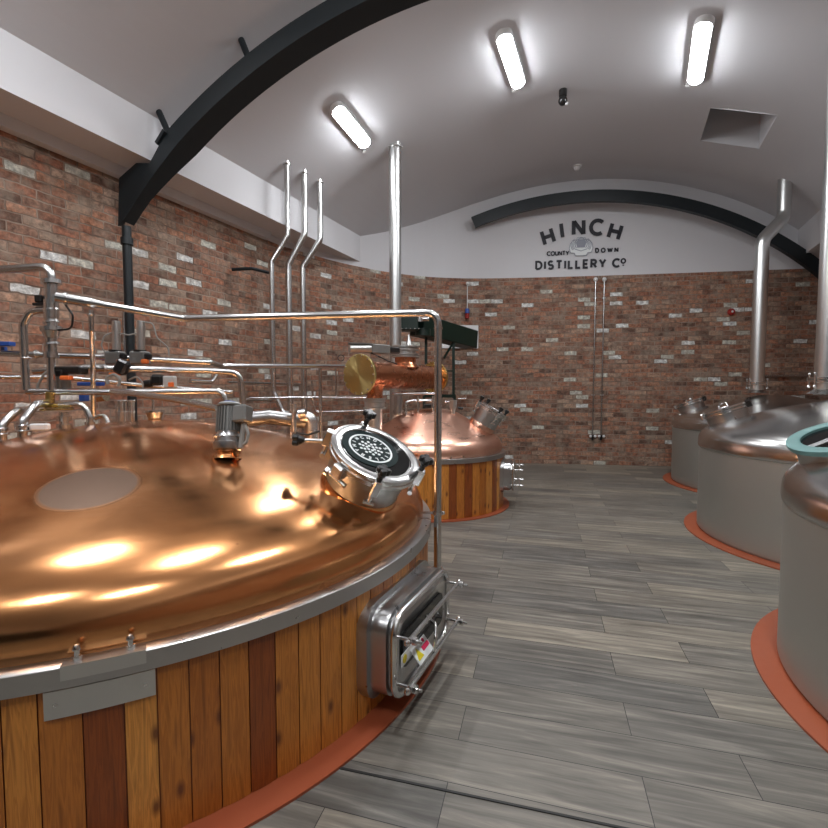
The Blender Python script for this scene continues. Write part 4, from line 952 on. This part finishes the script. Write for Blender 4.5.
# ---------------------------------------------------------------- green conveyor by the end wall
Dg=8.2
a=P(397,323,7.6); b_=P(473,342,9.3)
th=thing('grain_conveyor','dark green trough conveyor on a steel stand in front of the end wall','conveyor',V((P(452,396,8.7).x,8.7,1.45)))
g0=P(402,322.5,7.9); g1=P(471,340,9.3); d=(g1-g0).normalized()
mb=MB(); mb.bar(P(417,325,8.1),g1,.32,.34,bev=.01)
mb.build('trough','green',th,flat=True)
mb=MB(); mb.box(P(407.5,323,7.95),.36,.30,.26,bev=.01); mb.build('drive_box','green',th)
for i in range(6): 
    pp=P(397.5+i*4.3,328.6,7.78); mb=MB(); mb.sphere(pp,.012,8); mb.build('bolt','steel',th)
mb=MB(); mb.cyl(P(417,319,7.85),P(429,319,7.85),.05); mb.cyl(P(420,316,7.85),P(420,322,7.85),.06); mb.build('motor','pipe',th)
mb=MB(); mb.cyl(P(423,329,8.05),P(423,336,8.05),.13); mb.build('outlet_spout','green',th)
for x0,y0,y1,D_ in ((426,337,364,8.3),(453.5,340,398,8.7)):
    mb=MB(); mb.bar(P(x0,y0,D_),P(x0,y1,D_),.05,.05); mb.build('leg','green',th,flat=True)
for a_,b2,w_ in ((P(426,371,8.4),P(453,371,8.7),.03),(P(424,396,8.5),P(455,396,8.7),.06),(P(453,343,8.7),P(444,358,8.55),.03)): mb=MB(); mb.bar(a_,b2,w_,w_); mb.build('brace','green',th,flat=True)
mb=MB(); mb.bar(P(424,396,8.5),V((P(424,396,8.5).x,8.5,0)),.05,.05); mb.build('leg','green',th,flat=True)
mb=MB(); mb.bar(P(454.5,396,8.7),V((P(454.5,396,8.7).x,8.7,0)),.05,.05); mb.build('leg','green',th,flat=True)
# white panel where the conveyor meets the wall
def on_wall(px,py,off=.01):
    best=None; d=ray(px,py)
    for i in range(len(cv)-1):
        p=V((*cv[i],0));q=V((*cv[i+1],0));e_=q-p; den=d.x*e_.y-d.y*e_.x
        if abs(den)<1e-9: continue
        k=(p.x*e_.y-p.y*e_.x)/den; u_=(p.x*d.y-p.y*d.x)/den
        if k>1 and -1e-6<=u_<=1+1e-6:
            n_=V((e_.y,-e_.x,0)).normalized(); 
            return EYE+d*k+n_*off,e_.normalized(),n_
c,e_,n_=on_wall(458,336.5,.02); c2,_,_=on_wall(478,336.5,.02); c1_,_,_=on_wall(440,336.5,.02)
zt1=on_wall(470,325.5)[0].z; zb1=on_wall(470,348.5)[0].z
mb=MB(); mb.bar(V((c1_.x,c1_.y,(zt1+zb1)/2)),V((c2.x,c2.y,(zt1+zb1)/2)),.03,zt1-zb1); tag(mb.build('wall_panel','white_plastic',flat=True),'white panel on the brick end wall behind the green conveyor','panel')
# hanging socket
c,e_,n_=on_wall(467,284,.05); c3,_,_=on_wall(467,310,.05)
th=thing('pendant_socket','blue and red socket hanging from a white hook on the end wall','electrical socket',V((c.x,c.y,c3.z-.25)))
mb=MB(); mb.sphere(c,.035,12); mb.cyl(c,c-n_*.05,.02); mb.build('ceiling_hook','white_plastic',th)
mb=MB(); mb.cyl(c,V((c.x,c.y,c3.z)),.009); mb.build('conduit','white_plastic',th)
mb=MB(); mb.cyl(V((c.x,c.y,c3.z-.08)),V((c.x,c.y,c3.z+.02)),.05,.04,bev=.008); mb.build('blue_socket','blue',th)
mb=MB(); mb.cyl(V((c.x,c.y,c3.z-.19)),V((c.x,c.y,c3.z-.08)),.042,.046,bev=.008); mb.build('red_socket','red',th)
# pair of conduits with taps
for i,(xt,xb) in enumerate(((595,592.5),(603.7,601.5))):
    c,e_,n_=on_wall(xt,280,.05); c3=V((c.x,c.y,P(xb,436,c.y).z))
    th=thing('drop_pipe',['left','right'][i]+' of two thin pipes running down the end wall below the lettering','pipe',c3,'thin drop pipes on the end wall')
    mb=MB(); mb.cyl(c,c3,.013,k=10); mb.build('pipe','pipe',th)
    mb=MB(); mb.sphere(c,.045,12); mb.build('end_cap','white_plastic',th)
    for yy in (298,395): q=V((c.x,c.y,P(xt,yy,c.y).z)); mb=MB(); mb.box(q-n_*.02,.06,.06,.02,e_,n_,UP); mb.build('pipe_clip','steel_band',th)
    mb=MB(); mb.box(c3,.11,.05,.05,e_,n_,UP,0,.008); mb.cyl(c3-UP*.09,c3,.02); mb.build('tap_body','black',th)
    for sg in (-1,1): mb=MB(); mb.sphere(c3+e_*(sg*.045)+n_*.04,.03,10); mb.build('tap_knob','white_plastic',th)
# fire bell
c,e_,n_=on_wall(731,312,.0); th=thing('fire_bell','small round dark red fire bell on the brick end wall','alarm bell',c)
mb=MB(); mb.lathe([(.07,0),(.07,.02),(.055,.05),(.001,.06)],c,n_,24); mb.build('gong','red',th)
mb=MB(); mb.sphere(c+n_*.06,.022,10); mb.build('centre_boss','white_plastic',th)
a,_,n_=on_wall(762,376,.06); b_,_,_=on_wall(812,376,.06)
mb=MB(); mb.tube([a,b_,b_+UP*.12+V((.06,0,0))],.025,.06); tag(mb.build('process_pipe','pipe'),'horizontal steel pipe low on the end wall between the two right flues','pipe')
# floor expansion strip
mb=MB(); a=P(339,768.3,1);a=EYE+ray(339.4,768.3)*(-1.6/ray(339.4,768.3).z); b_=EYE+ray(625,829)*(-1.6/ray(625,829).z); b_=b_+(b_-a)*.8
mb.bar(a+UP*.002,b_+UP*.002,.010,.004); struct(mb.build('trim_5','rubber',flat=True))
# ---------------------------------------------------------------- world and view
w=bpy.data.worlds.new('world'); bpy.context.scene.world=w; w.use_nodes=True
w.node_tree.nodes['Background'].inputs[0].default_value=(.8,.85,1,1); w.node_tree.nodes['Background'].inputs[1].default_value=.05
vs_=bpy.context.scene.view_settings; vs_.view_transform='Standard'; vs_.look='None'; vs_.exposure=2.25; vs_.gamma=1; vs_.use_curve_mapping=False
